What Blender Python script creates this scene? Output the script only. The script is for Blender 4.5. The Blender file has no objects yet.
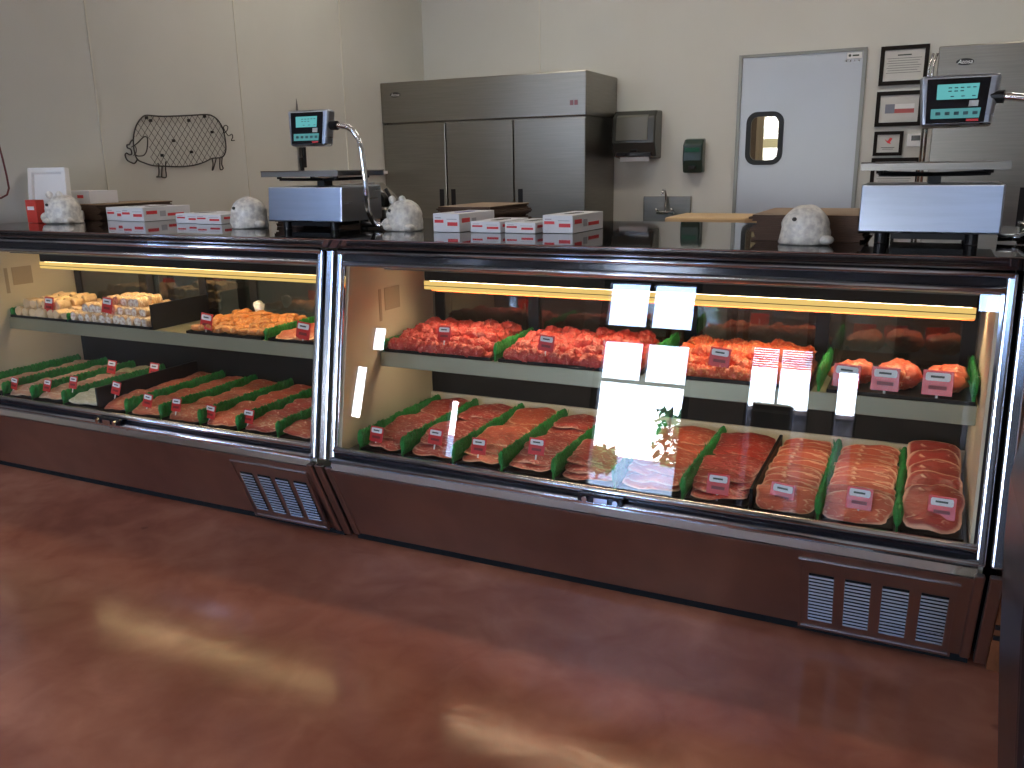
import bpy, bmesh, math, random
from mathutils import Vector, Matrix, noise
random.seed(7)
PI = math.pi
C = bpy.context.scene.collection
OFF = {}

# ------------------------------------------------------------------ materials
def new_mat(name):
    m = bpy.data.materials.new(name); m.use_nodes = True
    return m, m.node_tree.nodes, m.node_tree.links, m.node_tree.nodes['Principled BSDF']

def mat(name, col, rough=0.5, metal=0.0, var=0.0, scale=8.0, bump=0.0, bscale=60.0, coat=0.0, stretch=None,
        col2=None, spec=0.5, rvar=0.0, emis=None, estr=0.0, aniso=0.0, rnd=0.0, alpha=1.0):
    m, n, l, b = new_mat(name)
    c = (*col, 1)
    b.inputs['Base Color'].default_value = c
    b.inputs['Roughness'].default_value = rough
    b.inputs['Metallic'].default_value = metal
    b.inputs['Specular IOR Level'].default_value = spec
    b.inputs['Coat Weight'].default_value = coat
    b.inputs['Coat Roughness'].default_value = 0.08
    b.inputs['Alpha'].default_value = alpha
    if aniso: b.inputs['Anisotropic'].default_value = aniso
    tc = n.new('ShaderNodeTexCoord'); mp = n.new('ShaderNodeMapping')
    l.new(tc.outputs['Object'], mp.inputs['Vector'])
    if stretch: mp.inputs['Scale'].default_value = stretch
    last = None
    if var or col2:
        nz = n.new('ShaderNodeTexNoise'); nz.inputs['Scale'].default_value = scale; nz.inputs['Detail'].default_value = 6
        l.new(mp.outputs[0], nz.inputs['Vector'])
        mx = n.new('ShaderNodeMix'); mx.data_type = 'RGBA'
        cr = n.new('ShaderNodeMapRange'); cr.inputs['From Min'].default_value = .35; cr.inputs['From Max'].default_value = .65
        l.new(nz.outputs['Fac'], cr.inputs['Value']); l.new(cr.outputs[0], mx.inputs['Factor'])
        d = col2 or tuple(max(0, x * (1 - var)) for x in col)
        mx.inputs[6].default_value = c; mx.inputs[7].default_value = (*d, 1)
        last = mx.outputs[2]
        if rvar:
            rr = n.new('ShaderNodeMapRange'); rr.inputs['To Min'].default_value = rough; rr.inputs['To Max'].default_value = rough + rvar
            l.new(nz.outputs['Fac'], rr.inputs['Value']); l.new(rr.outputs[0], b.inputs['Roughness'])
    if rnd:
        oi = n.new('ShaderNodeObjectInfo'); hs = n.new('ShaderNodeHueSaturation')
        r1 = n.new('ShaderNodeMapRange'); r1.inputs['To Min'].default_value = 1 - rnd; r1.inputs['To Max'].default_value = 1 + rnd
        r2 = n.new('ShaderNodeMapRange'); r2.inputs['To Min'].default_value = .5 - rnd * .05; r2.inputs['To Max'].default_value = .5 + rnd * .05
        l.new(oi.outputs['Random'], r1.inputs['Value']); l.new(r1.outputs[0], hs.inputs['Value'])
        l.new(oi.outputs['Random'], r2.inputs['Value']); l.new(r2.outputs[0], hs.inputs['Hue'])
        if last: l.new(last, hs.inputs['Color'])
        else: hs.inputs['Color'].default_value = c
        last = hs.outputs[0]
    if last: l.new(last, b.inputs['Base Color'])
    if bump:
        n2 = n.new('ShaderNodeTexNoise'); n2.inputs['Scale'].default_value = bscale; n2.inputs['Detail'].default_value = 4
        l.new(mp.outputs[0], n2.inputs['Vector'])
        bp = n.new('ShaderNodeBump'); bp.inputs['Strength'].default_value = bump; bp.inputs['Distance'].default_value = .01
        l.new(n2.outputs['Fac'], bp.inputs['Height']); l.new(bp.outputs[0], b.inputs['Normal'])
    if emis:
        b.inputs['Emission Color'].default_value = (*emis, 1); b.inputs['Emission Strength'].default_value = estr
    return m

def emat(name, col, strength):
    m = bpy.data.materials.new(name); m.use_nodes = True; n = m.node_tree.nodes; n.clear()
    e = n.new('ShaderNodeEmission'); o = n.new('ShaderNodeOutputMaterial')
    e.inputs[0].default_value = (*col, 1); e.inputs[1].default_value = strength
    m.node_tree.links.new(e.outputs[0], o.inputs[0]); return m

def glass_mat(name, f0=0.075, tint=(1, 1, 1), rough=0.0):
    """thin pane: reflects off the face that is met first, passes straight through otherwise"""
    m = bpy.data.materials.new(name); m.use_nodes = True; n = m.node_tree.nodes; l = m.node_tree.links; n.clear()
    o = n.new('ShaderNodeOutputMaterial'); t = n.new('ShaderNodeBsdfTransparent'); g = n.new('ShaderNodeBsdfGlossy')
    t.inputs[0].default_value = (*tint, 1); g.inputs['Roughness'].default_value = rough
    geo = n.new('ShaderNodeNewGeometry'); mix = n.new('ShaderNodeMixShader')
    dot = n.new('ShaderNodeVectorMath'); dot.operation = 'DOT_PRODUCT'
    l.new(geo.outputs['Incoming'], dot.inputs[0]); l.new(geo.outputs['Normal'], dot.inputs[1])
    def mth(op, a, b=None):
        q = n.new('ShaderNodeMath'); q.operation = op
        for i, v in enumerate((a, b)):
            if v is None: continue
            if isinstance(v, (int, float)): q.inputs[i].default_value = v
            else: l.new(v, q.inputs[i])
        return q.outputs[0]
    c = mth('ABSOLUTE', dot.outputs['Value']); om = mth('SUBTRACT', 1.0, c); p = mth('POWER', om, 5.0)
    r = mth('ADD', mth('MULTIPLY', p, 1 - f0), f0)
    fr = mth('SUBTRACT', 1.0, geo.outputs['Backfacing']); r = mth('MULTIPLY', r, fr)
    l.new(r, mix.inputs[0]); l.new(t.outputs[0], mix.inputs[1]); l.new(g.outputs[0], mix.inputs[2]); l.new(mix.outputs[0], o.inputs[0])
    return m

def meat_mat(name, red, fat, fatamt=0.5, rim=0.85, scale=22, stretch=(1, 2.6, 1), rnd=.18, rough=.34):
    m, n, l, b = new_mat(name)
    tc = n.new('ShaderNodeTexCoord'); mp = n.new('ShaderNodeMapping'); mp.inputs['Scale'].default_value = stretch
    l.new(tc.outputs['Object'], mp.inputs['Vector'])
    nz = n.new('ShaderNodeTexNoise'); nz.inputs['Scale'].default_value = scale; nz.inputs['Detail'].default_value = 5; nz.inputs['Distortion'].default_value = 1.2
    l.new(mp.outputs[0], nz.inputs['Vector'])
    r = n.new('ShaderNodeMapRange'); r.inputs['From Min'].default_value = fatamt; r.inputs['From Max'].default_value = fatamt + .12
    l.new(nz.outputs['Fac'], r.inputs['Value'])
    at = n.new('ShaderNodeAttribute'); at.attribute_name = 'rim'
    r2 = n.new('ShaderNodeMapRange'); r2.inputs['From Min'].default_value = rim; r2.inputs['From Max'].default_value = rim + .08
    l.new(at.outputs['Fac'], r2.inputs['Value'])
    mxm = n.new('ShaderNodeMath'); mxm.operation = 'MAXIMUM'; l.new(r.outputs[0], mxm.inputs[0]); l.new(r2.outputs[0], mxm.inputs[1])
    n3 = n.new('ShaderNodeTexNoise'); n3.inputs['Scale'].default_value = 9; l.new(tc.outputs['Object'], n3.inputs['Vector'])
    mx0 = n.new('ShaderNodeMix'); mx0.data_type = 'RGBA'; l.new(n3.outputs['Fac'], mx0.inputs['Factor'])
    mx0.inputs[6].default_value = (*[x * .62 for x in red], 1); mx0.inputs[7].default_value = (*[min(1, x * 1.35) for x in red], 1)
    mx = n.new('ShaderNodeMix'); mx.data_type = 'RGBA'; l.new(mxm.outputs[0], mx.inputs['Factor'])
    l.new(mx0.outputs[2], mx.inputs[6]); mx.inputs[7].default_value = (*fat, 1)
    oi = n.new('ShaderNodeObjectInfo'); hs = n.new('ShaderNodeHueSaturation')
    r1 = n.new('ShaderNodeMapRange'); r1.inputs['To Min'].default_value = 1 - rnd; r1.inputs['To Max'].default_value = 1 + rnd
    l.new(oi.outputs['Random'], r1.inputs['Value']); l.new(r1.outputs[0], hs.inputs['Value']); l.new(mx.outputs[2], hs.inputs['Color'])
    l.new(hs.outputs[0], b.inputs['Base Color'])
    b.inputs['Roughness'].default_value = rough; b.inputs['Coat Weight'].default_value = .25; b.inputs['Coat Roughness'].default_value = .2
    bp = n.new('ShaderNodeBump'); bp.inputs['Strength'].default_value = .9; bp.inputs['Distance'].default_value = .008
    l.new(nz.outputs['Fac'], bp.inputs['Height']); l.new(bp.outputs[0], b.inputs['Normal'])
    return m

def floor_mat():
    m, n, l, b = new_mat('stained_concrete')
    tc = n.new('ShaderNodeTexCoord')
    def nz(sc, det=6, dist=0.0):
        q = n.new('ShaderNodeTexNoise'); q.inputs['Scale'].default_value = sc; q.inputs['Detail'].default_value = det; q.inputs['Distortion'].default_value = dist
        l.new(tc.outputs['Object'], q.inputs['Vector']); return q
    a = nz(1.1, 5, .8); c = nz(6, 8, .6); d = nz(2.6, 4)
    cr = n.new('ShaderNodeValToRGB'); l.new(a.outputs['Fac'], cr.inputs[0])
    e = cr.color_ramp.elements; e[0].position = .3; e[0].color = (.32, .11, .065, 1); e[1].position = .7; e[1].color = (.56, .24, .145, 1)
    mx = n.new('ShaderNodeMix'); mx.data_type = 'RGBA'; mx.blend_type = 'MULTIPLY'
    r = n.new('ShaderNodeMapRange'); r.inputs['To Min'].default_value = .1; r.inputs['To Max'].default_value = .75
    r.inputs['From Min'].default_value = .3; r.inputs['From Max'].default_value = .7
    l.new(c.outputs['Fac'], r.inputs['Value']); l.new(r.outputs[0], mx.inputs['Factor']); l.new(cr.outputs[0], mx.inputs[6]); mx.inputs[7].default_value = (.62, .52, .50, 1)
    # small dark stains
    v = n.new('ShaderNodeTexVoronoi'); v.inputs['Scale'].default_value = 2.3; v.inputs['Randomness'].default_value = 1
    ds = nz(14, 4); ad = n.new('ShaderNodeMath'); ad.operation = 'MULTIPLY_ADD'; l.new(ds.outputs['Fac'], ad.inputs[0]); ad.inputs[1].default_value = .12
    l.new(tc.outputs['Object'], v.inputs['Vector']); l.new(v.outputs['Distance'], ad.inputs[2])
    rs = n.new('ShaderNodeMapRange'); rs.inputs['From Min'].default_value = .095; rs.inputs['From Max'].default_value = .12
    rs.inputs['To Min'].default_value = .55; rs.inputs['To Max'].default_value = 0; l.new(ad.outputs[0], rs.inputs['Value'])
    mx2 = n.new('ShaderNodeMix'); mx2.data_type = 'RGBA'; l.new(rs.outputs[0], mx2.inputs['Factor']); l.new(mx.outputs[2], mx2.inputs[6]); mx2.inputs[7].default_value = (.09, .03, .022, 1)
    l.new(mx2.outputs[2], b.inputs['Base Color'])
    rr = n.new('ShaderNodeMapRange'); b.inputs['Specular IOR Level'].default_value = .32; rr.inputs['To Min'].default_value = .07; rr.inputs['To Max'].default_value = .21; l.new(d.outputs['Fac'], rr.inputs['Value'])
    l.new(rr.outputs[0], b.inputs['Roughness'])
    bp = n.new('ShaderNodeBump'); bp.inputs['Strength'].default_value = .08; bp.inputs['Distance'].default_value = .02
    l.new(c.outputs['Fac'], bp.inputs['Height']); l.new(bp.outputs[0], b.inputs['Normal'])
    return m

M = {}
M['wall'] = mat('wall_panel_paint', (.61, .61, .565), .5, var=.05, scale=1.5, bump=.05, bscale=120)
M['seam'] = mat('seam_strip', (.64, .63, .56), .5)
M['ceil'] = mat('ceiling_paint', (.55, .53, .48), .8)
M['frontwall'] = mat('front_wall_paint', (.44, .41, .36), .7, var=.1, scale=2)
M['floor'] = floor_mat()
M['steel'] = mat('brushed_steel', (.27, .255, .225), .25, 1.0, var=.10, scale=4, stretch=(1, 1, 40), rvar=.12)
M['steelh'] = mat('grey_steel_door', (.42, .435, .45), .42, .6, var=.04, scale=2)
M['panel'] = mat('steel_kick_panel', (.46, .42, .41), .24, 1.0, var=.12, scale=5, rvar=.14, bump=.02, bscale=3)
M['chrome'] = mat('chrome', (.82, .83, .85), .09, 1.0)
M['rail'] = mat('polished_rail', (.66, .66, .68), .16, 1.0)
M['post'] = mat('satin_post', (.72, .76, .82), .2, 1.0)
M['box_steel'] = mat('scale_steel', (.42, .46, .53), .24, 1.0, var=.1, scale=3, stretch=(1, 1, 12), rvar=.1)
M['granite'] = mat('black_polished_top', (.012, .011, .011), .035, var=.4, scale=90, spec=.6)
M['fascia'] = mat('black_mirror_fascia', (.22, .20, .20), .05, .9)
M['black'] = mat('black_plastic', (.010, .010, .011), .4, spec=.25)
M['blackg'] = mat('black_gloss', (.01, .01, .014), .12)
M['dark'] = mat('dark_liner', (.012, .012, .012), .85, spec=.15)
M['liner'] = mat('cream_liner', (.70, .62, .46), .42, var=.05, scale=3)
M['shelf'] = mat('shelf_steel', (.30, .29, .20), .4, .4)
M['deck'] = mat('deck_steel', (.16, .16, .14), .4, .6)
M['glass'] = glass_mat('case_glass', .085, (.97, .98, .97))
M['wglass'] = glass_mat('window_glass', .06)
M['rglass'] = glass_mat('rear_door_glass', .16, (.50, .55, .52))
M['lamp'] = emat('case_lamp', (1, .77, .48), 26)
M['lampshade'] = emat('lamp_diffuser', (1, .66, .20), .95)
M['shelflamp'] = emat('shelf_lamp', (1, .80, .56), 10)  # added fill glow for the lower deck
M['shelflamp_dim'] = emat('shelf_lamp_dim', (1, .76, .50), 4.5)  # weaker added fill glow for the left case
M['lamp_dim'] = emat('case_lamp_dim', (1, .70, .34), 18)
M['orange'] = mat('lamp_trim_orange', (.75, .16, .05), .35)
M['green'] = mat('green_plastic_grass', (.02, .30, .05), .5, var=.3, scale=60, bump=.8, bscale=180)
M['tagred'] = mat('tag_red', (.62, .03, .03), .3)
M['white'] = mat('white_card', (.82, .82, .82), .5)
M['ink'] = mat('ink_dark', (.06, .08, .07), .6)
M['inkred'] = mat('ink_red', (.72, .04, .05), .5)
M['carton'] = mat('white_carton', (.80, .80, .84), .55)
M['foam'] = mat('white_foam', (.85, .83, .80), .7, bump=.1, bscale=200)
M['foamin'] = mat('white_foam_inside', (.88, .86, .83), .6)
M['redbox'] = mat('red_carton', (.55, .04, .025), .5)
M['stone'] = mat('speckled_stone', (.88, .84, .75), .35, col2=(.55, .51, .46), scale=50, bump=.4, bscale=30, coat=.2)
M['stonedark'] = mat('dark_stone_spot', (.05, .045, .04), .5)
M['brown'] = mat('brown_paper', (.10, .055, .035), .8, var=.3, scale=30, stretch=(1, 1, 14))
M['tan'] = mat('tan_paper_top', (.36, .25, .16), .8, var=.1)
M['wood'] = mat('orange_brown_wood', (.26, .09, .035), .35, var=.35, scale=6, stretch=(6, 6, 1))  # floor's reflection in the side panel, painted as a grained brown
M['tanwood'] = mat('cutting_board', (.55, .38, .20), .6)
M['darkcab'] = mat('dark_cabinet', (.018, .013, .014), .3, var=.3, scale=3)
M['wire'] = mat('dark_wire', (.035, .032, .03), .5, .3)
M['frame'] = mat('dark_wood_frame', (.012, .009, .008), .6, spec=.15)
M['paper'] = mat('certificate_paper', (.62, .62, .60), .5)
M['flagr'] = mat('flag_red', (.5, .12, .12), .5)
M['flagb'] = mat('flag_grey_blue', (.2, .22, .28), .5)
M['disp'] = mat('smoke_plastic', (.045, .048, .045), .22)
M['dispwin'] = mat('smoke_window', (.13, .13, .115), .18)
M['soap'] = mat('green_black_plastic', (.018, .04, .032), .2)
M['screen'] = emat('lcd_cyan', (.22, .78, .80), .55)
M['screen2'] = emat('lcd_cyan_dim', (.16, .50, .52), .55)
M['lcdink'] = mat('lcd_ink', (.03, .10, .12), .5)
M['logo'] = mat('logo_black', (.01, .01, .01), .3)
M['hose'] = mat('dark_red_hose', (.12, .02, .02), .4)
M['beef'] = meat_mat('beef_red', (.50, .055, .04), (.84, .45, .34), .57, .93, 26)
M['marbled'] = meat_mat('beef_marbled', (.46, .060, .045), (.86, .50, .40), .55, .93, 30)
M['pork'] = meat_mat('pork_orange', (.60, .115, .06), (.90, .52, .34), .57, .91, 24)
M['darkbeef'] = meat_mat('beef_dark', (.38, .045, .035), (.80, .44, .30), .60, .88, 18)
M['chicken'] = meat_mat('chicken_pale', (.68, .34, .22), (.86, .62, .42), .5, .9, 14)
M['cheese'] = meat_mat('pale_slab', (.80, .66, .38), (.9, .8, .55), .5, .9, 14)
M['white_meat'] = meat_mat('white_bundle', (.70, .68, .50), (.86, .85, .72), .5, .9, 20)
M['sausage'] = meat_mat('sausage_pink', (.55, .13, .07), (.78, .42, .26), .55, .95, 30)
M['ground'] = meat_mat('ground_red', (.58, .055, .045), (.80, .26, .20), .55, 2, 60, (1, 1, 1), 0)
M['groundo'] = meat_mat('ground_orange', (.78, .10, .035), (.90, .34, .14), .52, 2, 60, (1, 1, 1), 0)
M['kebab'] = meat_mat('seasoned_orange', (.60, .20, .05), (.80, .42, .14), .5, .95, 24)
M['bun'] = meat_mat('roll_pale', (.72, .50, .28), (.46, .22, .11), .60, .97, 20)
M['roll'] = meat_mat('roll_wrap', (.62, .40, .22), (.84, .70, .50), .5, .97, 24)
M['rollend'] = mat('roll_end', (.86, .80, .70), .5, col2=(.50, .30, .22), scale=60)
M['hedge'] = mat('foliage', (.09, .22, .05), .6, var=.5, scale=5)
M['pave'] = mat('pavement', (.55, .54, .52), .8, var=.2)
M['rack'] = mat('dark_rack', (.05, .03, .025), .5)
M['knife'] = mat('knife_blade', (.25, .25, .25), .3, 1.0)
M['label_grey'] = mat('grey_label_print', (.42, .34, .24), .6)

# ------------------------------------------------------------------ geometry helpers
class MB:
    def __init__(s): s.v = []; s.f = []; s.rim = []; s.mi = []; s.cur = 0
    def add(s, vs, fs, rim=None):
        o = len(s.v); s.v += [Vector(v) for v in vs]
        s.rim += rim if rim else [0.0] * len(vs)
        for f in fs: s.f.append(tuple(i + o for i in f)); s.mi.append(s.cur)
        return s
    def box(s, x0, x1, y0, y1, z0, z1):
        vs = [(x, y, z) for z in (z0, z1) for y in (y0, y1) for x in (x0, x1)]
        return s.add(vs, [(0, 2, 3, 1), (4, 5, 7, 6), (0, 1, 5, 4), (2, 6, 7, 3), (0, 4, 6, 2), (1, 3, 7, 5)])
    def prism(s, prof, x0, x1, axis='x'):
        """prof: (y,z) list (axis x), (x,z) list (axis y) or (x,y) list (axis z)"""
        n = len(prof); vs = []
        for t in (x0, x1):
            for a, b in prof: vs.append((t, a, b) if axis == 'x' else (a, t, b) if axis == 'y' else (a, b, t))
        fs = [tuple(range(n)), tuple(range(2 * n - 1, n - 1, -1))] + [(i, i + n, (i + 1) % n + n, (i + 1) % n) for i in range(n)]
        return s.add(vs, fs)
    def tube(s, pts, r, seg=10, closed=False, caps=True):
        pts = [Vector(p) for p in pts]; n = len(pts); rings = []
        up = None
        for i, p in enumerate(pts):
            a = pts[(i - 1) % n] if (i > 0 or closed) else p; b = pts[(i + 1) % n] if (i < n - 1 or closed) else p
            d = (b - a).normalized()
            if up is None: up = d.orthogonal().normalized()
            up = (up - d * up.dot(d)).normalized() if (up - d * up.dot(d)).length > 1e-5 else d.orthogonal().normalized()
            w = d.cross(up); rr = r[i] if isinstance(r, (list, tuple)) else r
            rings.append([p + (up * math.cos(t) + w * math.sin(t)) * rr for t in [2 * PI * k / seg for k in range(seg)]])
        vs = [q for R in rings for q in R]; fs = []
        m = n if closed else n - 1
        for i in range(m):
            j = (i + 1) % n
            for k in range(seg):
                fs.append((i * seg + k, i * seg + (k + 1) % seg, j * seg + (k + 1) % seg, j * seg + k))
        if caps and not closed:
            fs.append(tuple(range(seg - 1, -1, -1))); fs.append(tuple((n - 1) * seg + k for k in range(seg)))
        return s.add(vs, fs)
    def ball(s, c, r, nu=16, nv=10, fn=None):
        vs = []; fs = []; c = Vector(c)
        r = r if isinstance(r, (tuple, list)) else (r, r, r)
        for i in range(nv + 1):
            t = PI * i / nv
            for k in range(nu):
                p = 2 * PI * k / nu
                d = Vector((math.sin(t) * math.cos(p), math.sin(t) * math.sin(p), math.cos(t)))
                q = Vector((d.x * r[0], d.y * r[1], d.z * r[2]))
                if fn: q *= fn(d)
                vs.append(c + q)
        for i in range(nv):
            for k in range(nu): fs.append((i * nu + k, (i + 1) * nu + k, (i + 1) * nu + (k + 1) % nu, i * nu + (k + 1) % nu))
        return s.add(vs, fs)
    def build(s, name, m, parent=None, bevel=0, smooth=False, seg=2):
        off = OFF.get(parent.name, Vector((0, 0, 0))) if parent else Vector((0, 0, 0))
        me = bpy.data.meshes.new(name)
        me.from_pydata([v - off for v in s.v], [], s.f)
        bm = bmesh.new(); bm.from_mesh(me)
        bmesh.ops.remove_doubles(bm, verts=bm.verts, dist=1e-6)
        bmesh.ops.recalc_face_normals(bm, faces=bm.faces); bm.to_mesh(me); bm.free()
        ms = m if isinstance(m, (list, tuple)) else [m]
        for q in ms: me.materials.append(M[q] if isinstance(q, str) else q)
        if any(s.rim) and len(me.vertices) == len(s.rim):
            a = me.attributes.new('rim', 'FLOAT', 'POINT'); a.data.foreach_set('value', s.rim)
        if len(ms) > 1 and len(me.polygons) == len(s.mi):
            me.polygons.foreach_set('material_index', s.mi)
        if smooth: me.polygons.foreach_set('use_smooth', [True] * len(me.polygons))
        o = bpy.data.objects.new(name, me); C.objects.link(o)
        if parent: o.parent = parent; OFF[o.name] = off.copy()
        else: OFF[o.name] = Vector((0, 0, 0))
        if bevel:
            b = o.modifiers.new('bevel', 'BEVEL'); b.width = bevel; b.segments = seg; b.limit_method = 'ANGLE'; b.angle_limit = .6
            b.harden_normals = False
        return o

def tag(o, label, cat, group=None, kind=None):
    if kind: o['kind'] = kind
    if label: o['label'] = label
    if cat: o['category'] = cat
    if group: o['group'] = group
    return o
def thing(name, label, cat, loc=(0, 0, 0), group=None, kind=None):
    o = bpy.data.objects.new(name, None); C.objects.link(o); o.location = loc; o.empty_display_size = .05
    OFF[o.name] = Vector(loc); return tag(o, label, cat, group, kind)
def structure(name, mb, m, **k):
    o = mb.build(name, m, **k); o['kind'] = 'structure'; return o
def copy_tree(o, loc=None, rot=None, label=None, group=None, scale=None, mat_=None):
    r = o.copy(); C.objects.link(r)
    if loc is not None: r.location = loc
    if rot is not None: r.rotation_euler = rot
    if scale is not None: r.scale = scale
    if label: r['label'] = label
    if group: r['group'] = group
    for ch in list(o.children):
        c = ch.copy(); C.objects.link(c); c.parent = r
        for g in list(ch.children):
            d = g.copy(); C.objects.link(d); d.parent = c
    return r
def text_mb(txt, size, fn, depth=.001, shear=0.0):
    """lettering as real thin mesh; fn maps local (x,y,z) to the world"""
    cu = bpy.data.curves.new('lettering', 'FONT'); cu.body = txt; cu.size = size; cu.extrude = depth; cu.shear = shear
    cu.align_x = 'CENTER'; cu.align_y = 'CENTER'
    o = bpy.data.objects.new('lettering', cu); C.objects.link(o)
    bpy.context.view_layer.update()
    me = bpy.data.meshes.new_from_object(o.evaluated_get(bpy.context.evaluated_depsgraph_get()))
    mb = MB(); mb.add([fn(*v.co) for v in me.vertices], [tuple(p.vertices) for p in me.polygons])
    bpy.data.objects.remove(o); bpy.data.curves.remove(cu); bpy.data.meshes.remove(me)
    return mb

def sheet_with_holes(x0, x1, z0, z1, holes, y0, y1):
    xs = sorted({x0, x1, *[h[0] for h in holes], *[h[1] for h in holes]}); zs = sorted({z0, z1, *[h[2] for h in holes], *[h[3] for h in holes]})
    mb = MB()
    for a, b in zip(xs, xs[1:]):
        for c, d in zip(zs, zs[1:]):
            mx, mz = (a + b) / 2, (c + d) / 2
            if any(h[0] < mx < h[1] and h[2] < mz < h[3] for h in holes): continue
            mb.box(a, b, y0, y1, c, d)
    return mb

# ------------------------------------------------------------------ the room
ZC = 4.3
structure('floor', MB().box(-9, 3.5, -4, 10.2, -.1, 0), 'floor')
structure('ceiling', MB().box(-9, 3.5, -4, 10.2, ZC, ZC + .1), 'ceil')
structure('wall_left', MB().box(-4.85, -4.7, 2.9, 7.8, 0, ZC), 'wall')
structure('wall_return', MB().box(-9, -4.85, 2.9, 3.05, 0, ZC), 'wall')
structure('wall_far_left', MB().box(-9.15, -9, -4, 2.9, 0, ZC), 'frontwall')
structure('wall_right', MB().box(3.5, 3.65, -4, 10.2, 0, ZC), 'wall')
DX0, DX1, DZ = -1.575, -.565, 2.475
structure('wall_back', sheet_with_holes(-4.85, 3.5, 0, ZC, [(DX0, DX1, 0, DZ)], 7.8, 7.95), 'wall')
k = 0
for y in (3.89, 5.16, 6.44):
    k += 1; structure('trim_%d' % k, MB().box(-4.7, -4.694, y - .005, y + .005, 0, ZC), 'seam')
for x in (-3.43,):
    k += 1; structure('trim_%d' % k, MB().box(x - .006, x + .006, 7.794, 7.8, 0, ZC), 'seam')
k += 1; structure('trim_%d' % k, MB().box(-4.7, -4.66, 6.0, 7.0, 1.545, 1.57), 'white')
# room behind the swing door
structure('wall_storeroom', MB().box(-2.4, .4, 10.0, 10.15, 0, ZC), mat('storeroom_wall', (.70, .66, .48), .6))
structure('wall_storeroom_left', MB().box(-2.5, -2.4, 7.95, 10.15, 0, ZC), 'wall')
structure('wall_storeroom_right', MB().box(.4, .5, 7.95, 10.15, 0, ZC), 'wall')
# storefront
F0 = -4.15; F1 = -4.0
holes = [(-3.47, -2.27, 0, 2.68), (-1.66, -.97, .08, 1.98), (-.735, -.49, .12, 1.77), (-6.75, -6.48, 1.5, 1.85), (-6.95, -6.70, .55, 1.30), (-5.40, -5.22, .2, .98),
         (.52, .85, 2.45, 2.85), (-7.2, -5.6, 2.9, 3.3)]
structure('wall_front', sheet_with_holes(-9, 3.5, 0, ZC, holes, F0, F1), 'frontwall')
dfr = MB()
for x0, x1 in ((-3.47, -3.39), (-2.35, -2.27)): dfr.box(x0, x1, -4.12, -4.02, 0, 2.68)
for z0, z1 in ((2.60, 2.68), (1.89, 2.08), (1.40, 1.44), (0, .06)): dfr.box(-3.39, -2.35, -4.12, -4.02, z0, z1)
dfr.box(-2.895, -2.845, -4.12, -4.02, 1.44, 1.89); dfr.box(-2.895, -2.845, -4.12, -4.02, 2.08, 2.60)
d = structure('door_1', dfr, 'black')
MB().box(-3.39, -2.35, -4.075, -4.068, .06, 2.60).build('glass_pane', 'wglass', d)
MB().tube([(-2.45, -4.0, .9), (-2.45, -3.96, .92), (-2.45, -3.96, 1.15), (-2.45, -4.0, 1.17)], .012).build('door_handle', 'chrome', d)
for i, h in enumerate(holes[1:]):
    fr = MB(); a, b, c, e = h; w = .025
    fr.box(a, a + w, -4.11, -4.03, c, e); fr.box(b - w, b, -4.11, -4.03, c, e); fr.box(a + w, b - w, -4.11, -4.03, c, c + w); fr.box(a + w, b - w, -4.11, -4.03, e - w, e)
    if i == 0: fr.box(-1.345, -1.32, -4.11, -4.03, c + w, e - w)
    if b - a > 1.5:
        for q in range(1, int((b - a) / 1.0)): fr.box(a + q * 1.0 - .02, a + q * 1.0 + .02, -4.11, -4.03, c + w, e - w)
    wd = structure('window_%d' % (i + 1), fr, 'black')
    MB().box(a + w, b - w, -4.073, -4.067, c + w, e - w).build('window_pane', 'wglass', wd)
# outside the shop
structure('pavement', MB().box(-30, 20, -60, -4.15, -.2, -.02), 'pave')
def shrub(loc, r, h, label, seed):
    rnd = random.Random(seed); root = thing('leafy_bush', label, 'bush', loc, 'bushes outside the shop door')
    MB().tube([loc, (loc[0], loc[1], loc[2] + h * .6)], r * .1).build('trunk', 'rack', root)
    mb = MB()
    for i in range(420):
        a = rnd.uniform(0, 2 * PI); rr = r * math.sqrt(rnd.random()); z = loc[2] + h * .3 + rnd.random() * h * .7
        c = Vector((loc[0] + rr * math.cos(a), loc[1] + rr * math.sin(a), z)); s_ = rnd.uniform(.06, .13)
        q = [c + Vector((rnd.uniform(-1, 1), rnd.uniform(-1, 1), rnd.uniform(-1, 1))) * s_ for _ in range(4)]
        mb.add(q, [(0, 1, 2), (0, 2, 3)])
    mb.build('foliage', 'hedge', root)
shrub((-3.62, -10.0, -.02), .60, 1.45, 'round green bush outside the shop door, the larger of two', 1)
shrub((-5.35, -10.2, -.02), .28, .6, 'small green bush outside the shop door, the smaller of two', 3)

lw = MB().box(-2.15, -.2, -5.4, -5.2, -.02, 1.30).box(-2.2, -.15, -5.45, -5.15, 1.30, 1.36)  # unseen block added to dim the window strips in the case glass
tag(lw.build('low_wall', mat('low_wall_brick', (.20, .15, .14), .8, var=.4, scale=9), bevel=.01), 'low brownish wall outside the narrow front windows', 'wall')
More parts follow.
